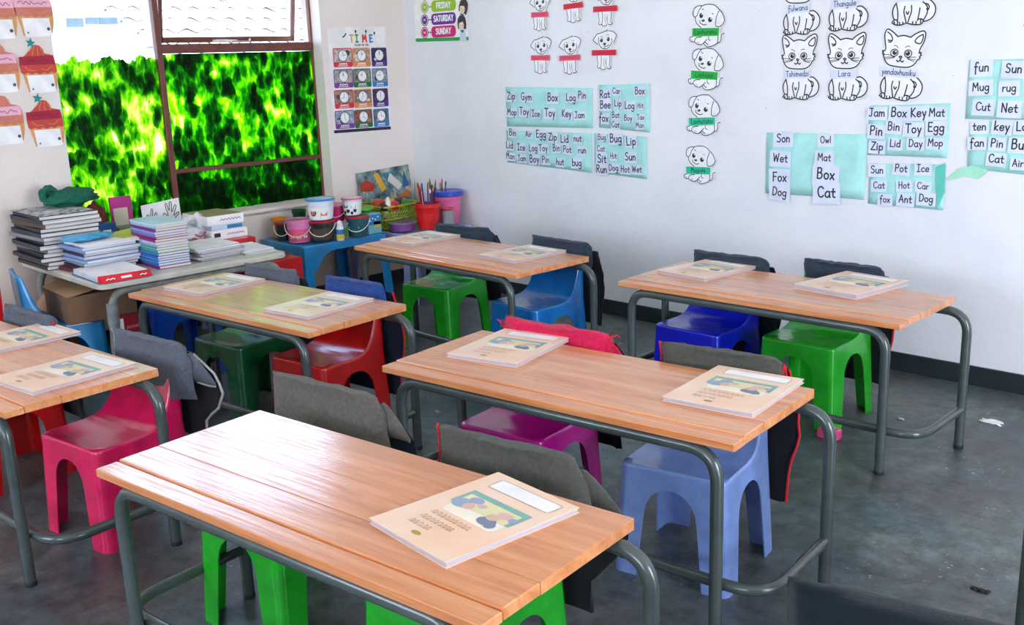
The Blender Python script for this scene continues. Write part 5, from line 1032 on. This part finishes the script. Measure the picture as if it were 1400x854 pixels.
# green net bag on the tall pile
t = thing('net_bag', 'green mesh bag slumped on the tall pile of files', 'bag', (.20, -2.48, z1))
GN = mat('green_mesh', hx('0B6A52'), .8, .35, 60, bump=.6, bscale=300)
mb = MB(); blob(mb, (.20, -2.46, z1 + .001), .10, .14, .045, 9, .35, 30, 16); blob(mb, (.17, -2.55, z1 + .035), .045, .05, .040, 5, .35, 22, 12, flat=False); mb.build('mesh_body', GN, t, smooth=70)
mb = MB(); c_ = (.215, -2.56, z1 + .075)
mb.tube([(c_[0], c_[1] + .035 * math.cos(a), c_[2] + .030 * math.sin(a)) for a in [i * 2 * math.pi / 16 for i in range(17)]], .012, 10); mb.build('knotted_top', GN, t, smooth=70)
t = tag(MB().plate([(-2.72, z1 + .003), (-2.46, z1 + .003), (-2.45, z1 + .006), (-2.73, z1 + .006)], frL, .10, .47).build('newsprint', mat('newsprint_bw', hx('C8C8C8'), .8, .9, 30, c2=(.06, .06, .06)), None, (.3, -2.6, z1)), 'printed black-and-white sheets on top of the tall pile', 'paper')
# plastic carrier bag
t = thing('carrier_bag', 'white plastic carrier bag with red print between papers and boxes', 'bag', (.48, -1.93, TZ))
FILM = mat('white_film', hx('E4E2E6'), .3, .15, 10, coat=.3, bump=.9, bscale=16)
mb = MB(); blob(mb, (.46, -1.97, TZ + .001), .10, .09, .062, 12, .3, 34, 20, fq=3); mb.build('bag_body', FILM, t, smooth=75)
for s_ in (-1, 1):
    mb = MB(); mb.tube(smoothp([(.46, -1.95 + .07 * s_, TZ + .09), (.47, -1.93 + .04 * s_, TZ + .15), (.46, -1.90, TZ + .165 + .01 * s_), (.48, -1.86 + .02 * s_, TZ + .13)], 4), [.026 - .0012 * i for i in range(13)], 10); mb.build('handle', FILM, t, smooth=75)
mb = MB(); fb_ = lambda a, b, o: (.578 + .004 - .35 * abs(b - .03) * .8, -1.95 + a, TZ + .01 + b)
mb.ribbon(smoothp([(-.06, .03), (-.03, .055), (.0, .03), (.03, .05), (.05, .02)], 4), .010, fb_, 0); mb.ribbon(smoothp([(-.02, .075), (.01, .06), (.04, .08)], 4), .008, fb_, 0); mb.build('red_print', ink('bag_print', 'A82848'), t)
# paper boxes
def carton(name, label, cat, x0, x1, y0, y1, z0, z1, m_, prints=(), lid=None, group=None):
    t = thing(name, label, cat, ((x0 + x1) / 2, (y0 + y1) / 2, z0), 0, group)
    mb = MB(); mb.box(x0, x1, y0, y1, z0, z1, bev=.002); mb.build('box_body', m_, t, smooth=30)
    mb = MB(); mb.box(x0 + .004, x1 - .004, y0 + .004, (y0 + y1) / 2 - .0012, z1, z1 + .0015); mb.build('flap', lid or m_, t); mb = MB(); mb.box(x0 + .004, x1 - .004, (y0 + y1) / 2 + .0012, y1 - .004, z1, z1 + .0015); mb.build('flap', lid or m_, t)
    for (u0, u1, v0, v1, pm, txt) in prints:
        f = lambda a, b, o: (x1 + .0006 + o, a, b); Y = lambda u: y0 + (y1 - y0) * u; Zz = lambda v: z0 + (z1 - z0) * v
        if txt: mb = MB(); mb.ribbon([(Y(u0 + (u1 - u0) * i / 12), Zz(v0 + (v1 - v0) * (.3 + .5 * (i % 2)))) for i in range(13)], (Zz(v1) - Zz(v0)) * .28, f, .0002); mb.build('lettering', pm, t)
        else: mb = MB(); mb.rect(Y(u0), Zz(v0), Y(u1), Zz(v1), f, 0); mb.build('printed_panel', pm, t)
    return t
LPR = ink('lilac_print', '8A5A78'); BPR = ink('blue_print', '2E7CB4'); 
carton('paper_box', 'lower white paper box on the flat red box at the table end', 'box', .30, .57, -1.88, -1.66, TZ + .036, TZ + .085, WHITE, [(.45, .9, .35, .7, LPR, 'print'), (.08, .25, .3, .75, BLACK, None)], group='cartons at the right end of the loaded table')
carton('paper_box', 'thin white and blue box between the two white paper boxes', 'box', .31, .56, -1.87, -1.68, TZ + .087, TZ + .112, paper('pale_blue_box', 'C8D8E8'), [(.5, .98, .1, .9, BPR, None)], group='cartons at the right end of the loaded table')
carton('paper_box', 'upper white box with kraft lid, topmost by the window sill', 'box', .28, .56, -1.89, -1.67, TZ + .114, TZ + .165, WHITE, [(.35, .9, .35, .7, LPR, 'print')], lid=paper('kraft_lid', '9A8E6A'), group='cartons at the right end of the loaded table')
carton('flat_box', 'flat red box under the white paper boxes', 'box', .32, .64, -1.885, -1.655, TZ + .001, TZ + .034, plast('box_red', 'D01418', .4))
carton('red_crate', 'red crate on the floor below the right end of the loaded table', 'box', .35, .75, -1.72, -1.44, .001, .46, plast('crate_red', 'C8101C', .4))
t = thing('kraft_parcel', 'flattened brown kraft parcel behind the striped notebooks', 'parcel', (.42, -2.15, TZ))
mb = MB(); blob(mb, (.42, -2.155, TZ + .001), .11, .095, .07, 31, .18, 22, 12); mb.build('parcel_body', mat('kraft', hx('A8805E'), .75, .2, 12, bump=.5, bscale=12), t, smooth=60)
mb = MB(); mb.tube(smoothp([(.42, -2.24, TZ + .06), (.42, -2.155, TZ + .146), (.42, -2.07, TZ + .06)], 6), .003, 6); mb.build('fold_crease', mat('kraft_dark', hx('7C5A3C'), .8), t)
t = thing('pink_folder', 'magenta folder standing against the painted window', 'folder', (.10, -2.16, TZ))
mb = MB(); mb.box(.085, .10, -2.21, -2.09, TZ + .12, TZ + .275); mb.build('cover', plast('magenta_card', 'C02088', .5), t); mb = MB(); mb.box(.102, .108, -2.20, -2.12, TZ + .12, TZ + .215); mb.build('note', paper('cream_note', 'D8CDB4'), t)
mb = MB(); mb.box(.05, .20, -2.22, -2.08, TZ + .001, TZ + .119); mb.build('stand_box', paper('grey_green', '7A9A84'), t)
tag(blob(MB(), (.12, -2.31, TZ + .001), .06, .06, .13, 17, .25, 20, 14).build('puppet', mat('brown_fur', hx('7A3A2A'), .95, .4, 50, bump=.8, bscale=200), None, (.12, -2.31, TZ), 60), 'brown soft bundle behind the piles beside the magenta folder', 'toy')
carton('blue_packet', 'small blue box behind the notebook stack', 'box', .25, .31, -2.40, -2.28, TZ + .001, TZ + .17, plast('packet_blue', '1458A0', .4), [(.4, .75, .72, .8, WHITE, None)])
# card with outlined hands
t = thing('hand_card', 'white card with two outlined hands leaning below the painted window', 'card', (.10, -1.9, .62))
A, B, C_, D = (.095, -2.03, .60), (.095, -1.80, .60), (.055, -1.79, .785), (.055, -2.02, .765)
mb = MB(); mb.add([A, B, C_, D] + [tuple(Vector(p) - Vector((.0015, 0, 0))) for p in (A, B, C_, D)], [[0, 1, 2, 3], [7, 6, 5, 4], [0, 4, 5, 1], [1, 5, 6, 2], [2, 6, 7, 3], [3, 7, 4, 0]]); mb.build('card_sheet', WHITE, t)
def fh(a, b, o):
    p = Vector(A).lerp(Vector(B), a); q = Vector(D).lerp(Vector(C_), a); r_ = p.lerp(q, b); return (r_.x + .0012, r_.y, r_.z)
HANDS = [[(.55, .08), (.60, .35), (.62, .45), (.54, .55), (.56, .62), (.66, .52), (.62, .85), (.66, .90), (.70, .66), (.74, .92), (.79, .90), (.76, .60), (.86, .80), (.90, .76), (.80, .50), (.93, .58), (.94, .52), (.80, .38), (.78, .12)],
         [(.10, .12), (.06, .40), (.10, .62), (.16, .66), (.18, .45), (.24, .80), (.28, .78), (.24, .45), (.34, .68), (.37, .62), (.28, .36), (.40, .44), (.40, .36), (.28, .26), (.36, .20), (.30, .14), (.22, .10)]]
for h_ in HANDS:
    P = smoothp(h_, 3); MB().tube([fh(p.x, p.y, 0) for p in P], .0022, 5).build('hand_outline', BLACK, t)
# under the table: cardboard box, sack
t = thing('cardboard_box', 'brown cardboard box on the sky blue chair under the loaded table', 'box', (.60, -2.56, HS))
KB = mat('brown_card', hx('7E5E46'), .8, .2, 4, bump=.1)
mb = MB(); mb.box(.40, .80, -2.74, -2.42, HS + .002, HS + .135, rot=R(-6)); mb.build('box_body', KB, t)
mb = MB(); mb.add([(.42, -2.74, HS + .136), (.80, -2.76, HS + .136), (.78, -2.58, HS + .155), (.44, -2.60, HS + .172), (.42, -2.74, HS + .138), (.80, -2.76, HS + .138), (.78, -2.58, HS + .158), (.44, -2.60, HS + .175)], [[0, 3, 2, 1], [4, 5, 6, 7], [0, 1, 5, 4], [1, 2, 6, 5], [2, 3, 7, 6], [3, 0, 4, 7]]); mb.build('open_flap', mat('light_card', hx('A4835F'), .8, .15, 5), t)
t = tag(blob(MB(), (.26, -2.60, .002), .105, .13, .235, 44, .16, 28, 18).build('paper_sack', mat('kraft_sack', hx('B89474'), .8, .2, 5, bump=.8, bscale=9), None, (.26, -2.60, 0), 50), 'crumpled kraft sack behind the cardboard box under the table', 'sack')
carton('red_magazine_box', 'dark red box with white corner beside the deep blue chair under the loaded table', 'box', .84, .91, -2.60, -2.46, .22, .36, plast('maroon_box', '980E24', .4), [(.05, .3, .3, .98, WHITE, None), (.4, .85, .55, .72, paper('pinktext', 'E89098'), 'book')])
t = thing('low_shelf', 'low dark shelf carrying the dark red box', 'shelf', (.87, -2.53, 0)); mb = MB(); mb.box(.82, .95, -2.61, -2.45, .19, .215); mb.build('board', RUBBER, t)
for y in (-2.60, -2.46): mb = MB(); mb.box(.825, .945, y - .008, y + .008, .001, .19); mb.build('side', RUBBER, t)

# ================================================================== PAINT TUBS, BUCKETS
def tub(name, label, x, y, z, r, h, body, lid=None, rim=None, handle=None, labelband=None, taper=.82, cat='tub', group=None, art=None, open_=False, hang=-1):
    t = thing(name, label, cat, (x, y, z), 0, group); r0 = r * taper
    prof = [(r0 * .9, 0), (r0, .003), (r * .985, h * .86), (r * 1.05, h * .87), (r * 1.05, h * .90), (r, h * .905), (r, h)]
    if open_ or not lid: prof += [(r * .93, h), (r * .90, h * .35)]
    MB().lathe(prof, (0, 0, .001), 28).build('body', body, t, local=True, smooth=40)
    if lid: MB().lathe([(r * 1.08, 0), (r * 1.09, h * .09), (r * 1.03, h * .10), (r * .98, h * .075), (r * .2, h * .07)], (0, 0, h * .93), 28).build('lid', lid, t, local=True, smooth=40)
    if labelband:
        v0, v1, lm = labelband; rb = lambda v: (r0 + (r * .985 - r0) * v / .86) + .0012; n = 28; a0, a1 = -150, 80; V = []
        for q in (v0, v1): V += [(rb(q) * math.cos(R(a0 + (a1 - a0) * i / n)), rb(q) * math.sin(R(a0 + (a1 - a0) * i / n)), h * q + .001) for i in range(n + 1)]
        b = MB().add(V, [[i, i + 1, n + 2 + i, n + 1 + i] for i in range(n)]).build('label_band', lm, t, local=True, smooth=40)
        if art:
            for (ang, v, s_, am, shp) in art:
                mb = MB(); fr_ = lambda a, b_, o: ((rb(v) + .001 + o) * math.cos(R(ang) + a / r), (rb(v) + .001 + o) * math.sin(R(ang) + a / r), h * v + b_)
                if shp == 'disc': mb.disc((0, 0), s_, s_, fr_, 0, 0, 14)
                elif shp == 'rect': mb.rect(-s_, -s_ * .8, s_, s_ * .8, fr_, 0)
                elif shp == 'strip': mb.rect(-s_ * 2, -s_ * .3, s_ * 2, s_ * .3, fr_, 0)
                mb.build('printed_mark', am, b, local=True)
    if handle:
        pts = []
        for i in range(17):
            a = math.pi * i / 16; u = math.cos(a); d_ = math.sin(a); rr_ = r * 1.10
            base = R(-45); c_, s2 = math.cos(base), math.sin(base)
            lx, ly, lz = u * rr_, 0, h * .86 + hang * d_ * h * .55; out = rr_ * math.sqrt(max(0, 1 - u * u)) * 1.02 * (1 if hang < 0 else 0)
            tx, ty = math.cos(R(45)) * lx, math.sin(R(45)) * lx
            pts.append((tx + out * math.cos(R(-45)), ty + out * math.sin(R(-45)), lz))
        MB().tube(pts, .0028, 8).build('handle', handle, t, local=True, smooth=60)
    return t
PWH = plast('white', 'ECECEC', .35); PPK = plast('pastel_pink', 'F08CC0', .3); PBL = plast('lid_blue', '2E8CE0', .3); PRD = plast('lid_red', 'C0142C', .3); PGN = plast('dark_green', '06501E', .3); PYL = plast('amber', 'E8960C', .3); CLR = mat('cloudy_clear_plastic', hx('B8C4C8'), .15, .1, 9, coat=.5, trans=.45); DKP = plast('dark_pot', '2A3030', .3); CER = plast('cerise', 'E02878', .3); TLP = plast('smoky_teal', '2E6068', .25)
bk = 'lidded tubs and pots on the sky blue table'; B_ = .471
tub('lidded_bucket', 'pastel pink lidded bucket with coloured chalks showing, front left of the sky blue table', .365, -1.20, B_, .075, .135, PPK, PPK, handle=PWH, labelband=(.08, .62, paper('chalk_pink', 'F25A8C')), art=[(-70, .32, .016, ink('m_yellow', 'E8D060'), 'rect'), (-35, .32, .018, ink('m_olive', 'C8C088'), 'rect'), (0, .32, .014, WHITE, 'rect')], group=bk)
tub('paint_bucket', 'dark bucket with red lid and white handle, under the blue-lidded tub', .455, -1.095, B_, .075, .125, DKP, PRD, handle=PWH, labelband=(.12, .66, paper('dark_label', '55443A')), art=[(-45, .42, .020, ink('m_peach', 'C8907C'), 'strip'), (-55, .25, .016, ink('m_green', '4C9A30'), 'strip')], group=bk)
tub('paint_tub', 'white tub with bright blue lid stacked on the red-lidded bucket', .455, -1.095, B_ + .130, .082, .125, plast('tub_white', 'E8EEF4', .3), PBL, labelband=(.06, .62, WHITE), art=[(-70, .40, .022, BLACK, 'disc'), (-70, .40, .016, ink('m_skin', 'C08050'), 'disc'), (-20, .38, .022, ink('m_orange', 'E07818'), 'rect'), (-60, .16, .018, ink('m_tan', 'D08860'), 'strip')], group=bk)
tub('beaker', 'amber yellow beaker at the back left of the sky blue table', .13, -1.19, B_, .047, .125, PYL, taper=.8, group=bk)
tub('beaker', 'dark green beaker on top of the pots behind the blue-lidded tub', .16, -1.06, B_ + .075, .045, .085, PGN, taper=.8, group=bk)
tub('lidded_pot', 'small red-lidded pot supporting the dark green beaker', .16, -1.06, B_, .048, .068, DKP, PRD, taper=.9, group=bk)
tub('lidded_pot', 'dark green lidded pot behind the blue-lidded tub', .23, -.98, B_, .052, .118, PGN, PGN, taper=.9, group=bk)
tub('lidded_bucket', 'red-lidded small pail behind the pastel pink bucket', .23, -1.225, B_, .05, .11, DKP, PRD, handle=PWH, group=bk)
tub('lidded_tub', 'cerise tub with pale pink lid behind the glue bottle', .34, -.905, B_ + .085, .062, .105, CER, PPK, handle=PWH, group=bk)
tub('lidded_pot', 'cloudy pot with cerise lid supporting the cerise tub', .34, -.905, B_, .058, .078, CLR, CER, taper=.92, group=bk)
tub('lidded_pot', 'small green-filled cloudy pot with grey lid beside the glue bottle', .495, -.983, B_, .040, .095, CLR, plast('grey_lid', '8A9096', .4), taper=.95, labelband=(.15, .75, paper('green_label', '4C8A3A')), art=[(-45, .5, .012, ink('m_dark', '20301C'), 'strip')], group=bk)
tub('lidded_bucket', 'smoky teal bucket with red lid at the right of the paint tubs', .50, -.865, B_, .070, .125, TLP, PRD, handle=PWH, labelband=(.40, .58, TLP), art=[(-60, .5, .018, WHITE, 'strip')], group=bk)
tub('lidded_tub', 'cow-spotted tub with pink lid on top of the smoky teal bucket', .47, -.875, B_ + .130, .060, .105, PWH, plast('lid_pink', 'EE6AA8', .3), labelband=(.05, .8, WHITE), art=[(-90, .2, .011, BLACK, 'disc'), (-65, .3, .013, BLACK, 'disc'), (-40, .18, .010, BLACK, 'disc'), (-20, .32, .012, BLACK, 'disc'), (-80, .6, .016, ink('m_plum', '5A2A5A'), 'rect'), (-30, .6, .018, ink('m_silver', 'C8C8D0'), 'rect')], group=bk)
# glue bottle
t = thing('glue_bottle', 'small white-capped glue bottle with blue and yellow label', 'bottle', (.545, -1.03, B_), 0, bk)
MB().lathe([(.022, 0), (.024, .004), (.024, .075), (.018, .088), (.014, .092)], (0, 0, .001), 20).build('body', PWH, t, local=True, smooth=40)
MB().lathe([(.017, 0), (.017, .018), (.010, .026), (.008, .030)], (0, 0, .092), 18).build('cap', PWH, t, local=True, smooth=40)
MB().lathe([(.0246, .040), (.0248, .040), (.0248, .070), (.0246, .070)], (0, 0, 0), 20).build('label_band', ink('glue_blue', '2A78C0'), t, local=True, smooth=40)
MB().lathe([(.0246, .014), (.0248, .014), (.0248, .039), (.0246, .039)], (0, 0, 0), 20).build('label_band', ink('glue_yellow', 'E8D020'), t, local=True, smooth=40)
# duck box
t = carton('picture_box', 'light blue cardboard box printed with small birds, right end of the sky blue table', 'box', .37, .52, -.80, -.70, B_, B_ + .125, paper('box_aqua', '7CC0C8'), [(.03, .97, .45, .97, ink('sea_blue', '2A86C0'), None), (.4, .97, .30, .60, ink('sand', 'C9C060'), None)])
mb = MB(); fbx = lambda a, b, o: (.5222, a, b)
for a, b in ((-.785, .555), (-.765, .568), (-.745, .560), (-.725, .575)): mb.disc((a, b), .007, .005, fbx, 0, 0, 10); mb.disc((a + .005, b + .006), .0035, .0035, fbx, 0, 1, 8)
mb.build('printed_birds', [WHITE, BLACK], t)
t = tag(blob(MB(), (.42, -.75, B_ + .128), .05, .06, .018, 3, .3).build('toy_vegetable', plast('toy_green', '5AB428', .4), None, (.42, -.75, B_ + .128), 60), 'bright green toy bundle lying on the light blue bird box', 'toy')
tag(blob(MB(), (.33, -.69, B_ + .001), .045, .05, .075, 8, .2).build('toy_tomato', plast('toy_red', 'C81820', .35), None, (.33, -.69, B_), 60), 'red toy behind the light blue bird box', 'toy')

# ---- lavender table: basket, buckets, books
L_ = .451
t = thing('plastic_basket', 'lime green slotted plastic basket full of small toys on the lavender table', 'basket', (.24, -.40, L_))
LIM = plast('lime', 'A6B818', .4); x0, x1, y0, y1 = .10, .40, -.575, -.26; hB = .15
mb = MB(); mb.box(x0 + .03, x1 - .03, y0 + .03, y1 - .03, L_, L_ + .004); mb.build('base', LIM, t)
def bpt(side, u, v):
    ins = .03 * (1 - v); a0_, a1_, b0_, b1_ = x0 + ins, x1 - ins, y0 + ins, y1 - ins; z = L_ + hB * v
    return {0: (a1_, b0_ + (b1_ - b0_) * u, z), 1: (a0_ + (a1_ - a0_) * u, b0_, z), 2: (a0_, b0_ + (b1_ - b0_) * u, z), 3: (a0_ + (a1_ - a0_) * u, b1_, z)}[side]
for sd_ in range(4):
    mb = MB()
    def strip(u0, v0, u1, v1, w=.008):
        A = Vector(bpt(sd_, u0, v0)); B = Vector(bpt(sd_, u1, v1)); mb.tube([A, B], w * .45, 6)
    for i in range(13): u = i / 14; strip(u, .42, min(1, u + .12), .92)
    for i in range(15): strip(i / 14 * .999, 0, i / 14 * .999, .16)
    for v in (.02, .16, .42, .70, .92): strip(0, v, 1, v, .012 if v > .4 else .010)
    for i in range(8): strip(i / 7.001, .16, i / 7.001 + (.0), .42)
    mb.build('slotted_side', LIM, t, smooth=60)
pts = rrect(x0 - .008, x1 + .008, y0 - .008, y1 + .008, .03, L_ + hB); MB().tube(pts + [pts[0]], .007, 8).build('rim', LIM, t, smooth=60)
random.seed(4)
cl_ = [plast('t%d' % i, c, .4) for i, c in enumerate(['D01818', '181818', 'F0F0F0', '2E8A2A', 'E8A018', '2A4CC0', 'C83A1C'])]
TOYN = ['red ball', 'black wheel-like', 'white', 'dark green', 'orange', 'blue', 'rust red', 'bright red oblong', 'glossy black', 'pale white oblong', 'leaf green', 'amber']
for i in range(12):
    x, y = random.uniform(x0 + .05, x1 - .05), random.uniform(y0 + .05, y1 - .05); z = L_ + .045 + random.uniform(0, .085); r_ = random.uniform(.026, .042)
    mb = MB(); blob(mb, (x, y, z), r_, r_ * random.uniform(.8, 1.6), r_ * .8, i, .3, 14, 9, flat=False)
    tag(mb.build('small_toy', cl_[i % 7], None, (x, y, z), 60), TOYN[i] + ' small toy lying in the lime green basket', 'toy', 'jumbled toys in the lime basket')
t = thing('toy_figure', 'red toy with black and white nose poking from the basket', 'toy', (.39, -.50, L_ + .13))
blob(MB(), (.385, -.49, L_ + .12), .03, .045, .032, 2, .15, flat=False).build('body', cl_[0], t, smooth=60); MB().lathe([(.018, 0), (.02, .01), (.012, .05), (.004, .06)], (.385, -.535, L_ + .155), 12, sy=1).build('nose', cl_[2], t, smooth=60); blob(MB(), (.385, -.565, L_ + .125), .022, .028, .022, 6, .1, flat=False).build('wheel', cl_[1], t, smooth=60)
# picture books leaning in the corner
mlt = mat('busy_picture_print', hx('6E8C8C'), .45, .9, 18, c2=hx('2A3A44'), grime=(hx('C8B89C'), 14, .52, 1.0))
t = thing('picture_book', 'large colourful picture book leaning upright in the corner behind the basket', 'book', (.05, -.33, L_ + .1))
mb = MB(); mb.add([(.07, -.50, L_ + .05), (.07, -.06, L_ + .05), (.02, -.06, L_ + .36), (.02, -.50, L_ + .34), (.062, -.50, L_ + .05), (.062, -.06, L_ + .05), (.012, -.06, L_ + .36), (.012, -.50, L_ + .34)], [[0, 1, 2, 3], [7, 6, 5, 4], [0, 4, 5, 1], [1, 5, 6, 2], [2, 6, 7, 3], [3, 7, 4, 0]]); mb.build('cover', mlt, t)
mb = MB(); fpb = lambda a, b, o: (.0715 + o - .05 * b / .30 + .0006, -.50 + a, L_ + .05 + b)
for j, (c, pts_) in enumerate((('B8301C', [(.01, .17), (.11, .16), (.13, .21), (.06, .24), (.01, .22)]), ('E0A830', [(.13, .27), (.17, .28), (.22, .17), (.18, .15)]), ('3A7C8C', [(.20, .27), (.27, .16), (.33, .28)]), ('D8D4C8', [(.24, .22), (.27, .27), (.36, .18), (.32, .15)]), ('2A5A88', [(.36, .16), (.39, .28), (.42, .17)]), ('C86A28', [(.30, .10), (.42, .09), (.40, .15)]))):
    mb.add([fpb(a, b, .0002 * j) for a, b in pts_], [list(range(len(pts_)))], j)
mb.build('printed_shapes', [ink('pb%d' % j, c) for j, c in enumerate(('B8301C', 'E0A830', '3A7C8C', 'D8D4C8', '2A5A88', 'C86A28'))], t)
t = tub('bucket', 'red bucket holding pencils and brushes on the lavender table', .555, -.35, L_, .085, .165, plast('bucket_red', 'DC1418', .35), taper=.72, cat='bucket')
def sticks(cx, cy, z, r, n, seed, group, lab, top=.1):
    random.seed(seed)
    for i in range(n):
        a = random.uniform(0, 6.28); q = r * random.uniform(.2, .8); x, y = cx + q * math.cos(a), cy + q * math.sin(a); l_ = top * random.uniform(.55, 1.1); tx, ty = .35 * math.cos(a) * l_ * .6, .35 * math.sin(a) * l_ * .6
        ci = random.randrange(7); c = ['D01C2C', '5A2A8C', '1E1A1E', 'C87830', 'E8E0D8', '2A3A9C', '7C2A2A'][ci]
        t = thing('pencil', ['red', 'purple', 'black', 'tan', 'white', 'blue', 'maroon'][ci] + ' ' + lab, 'pencil', (x, y, z), 0, group)
        MB().tube([(0, 0, -.09), (tx, ty, l_)], .0045, 8).build('shaft', plast('stick_' + c, c, .4), t, local=True, smooth=60)
        MB().tube([(tx, ty, l_), (tx * 1.1, ty * 1.1, l_ + .014), (tx * 1.18, ty * 1.18, l_ + .026)], [.0055, .006 if i % 2 else .0035, .001], 8).build('tip', cl_[i % 7], t, local=True, smooth=60)
sticks(.555, -.35, L_ + .15, .07, 14, 6, 'pencils and brushes in the red bucket', 'pencil or brush standing in the red bucket', .13)
t = tub('bucket', 'pink bucket with blue rim on the lavender table', .50, -.13, L_, .095, .20, plast('bucket_pink', 'EE6CA4', .35), taper=.72, cat='bucket')
MB().lathe([(.100, 0), (.106, .005), (.106, .03), (.098, .034), (.090, .03)], (0, 0, .185), 28).build('rim_band', plast('rim_blue', '1448C8', .35), t, local=True, smooth=50)
sticks(.47, -.17, L_ + .17, .06, 9, 16, 'brushes in the pink bucket', 'brush standing in the blue-rimmed pink bucket', .10)
tub('lidded_jar', 'clear jar with red lid between the two buckets', .618, -.232, L_, .038, .12, CLR, PRD, taper=.95, cat='jar')
tub('round_container', 'round lavender-rimmed cake container in front of the basket', .47, -.50, L_, .085, .055, plast('plum', '8A4C9C', .3), CLR, taper=.9, cat='container')

# ================================================================== SMALL THINGS ON THE FLOOR
def scrap(x, y, w, d, seed, m_, lab):
    mb = MB(); n = 6; V = []
    for j in range(n + 1):
        for i in range(n + 1): V.append((x + w * (i / n - .5) + .2 * w * noise.noise(Vector((j * .6, seed, 0))), y + d * (j / n - .5) + .3 * d * noise.noise(Vector((i * .6, seed, 3))), .0015 + .012 * abs(noise.noise(Vector((i * .5, j * .5, seed))))))
    mb.add(V, [[j * (n + 1) + i, j * (n + 1) + i + 1, (j + 1) * (n + 1) + i + 1, (j + 1) * (n + 1) + i] for j in range(n) for i in range(n)])
    o = mb.build('paper_scrap', m_, None, (x, y, 0), 60); md = o.modifiers.new('thickness', 'SOLIDIFY'); md.thickness = .001; tag(o, lab, 'litter', 'scraps of litter on the floor')
scrap(4.148, -.434, .085, .045, 1, WHITE, 'crumpled white paper scrap on the floor near the right wall')
scrap(3.86, -.63, .03, .012, 2, WHITE, 'tiny white scrap beside the green chair leg near the right wall')
scrap(2.307, -1.811, .03, .012, 3, paper('tan_scrap', 'B8A070'), 'small tan shaving on the floor left of the middle desk')
scrap(4.635, -1.796, .05, .02, 4, paper('black_scrap', '2A2826'), 'dark leaf-like scrap on the open floor at right')
mb = MB(); mb.box(3.705, 3.79, -1.035, -.985, .001, .045, bev=.006); tag(mb.build('pink_block', plast('block_pink', 'F0488C', .4), None, (3.75, -1.01, 0)), 'bright pink block at the foot of the green chair by the right wall', 'toy')
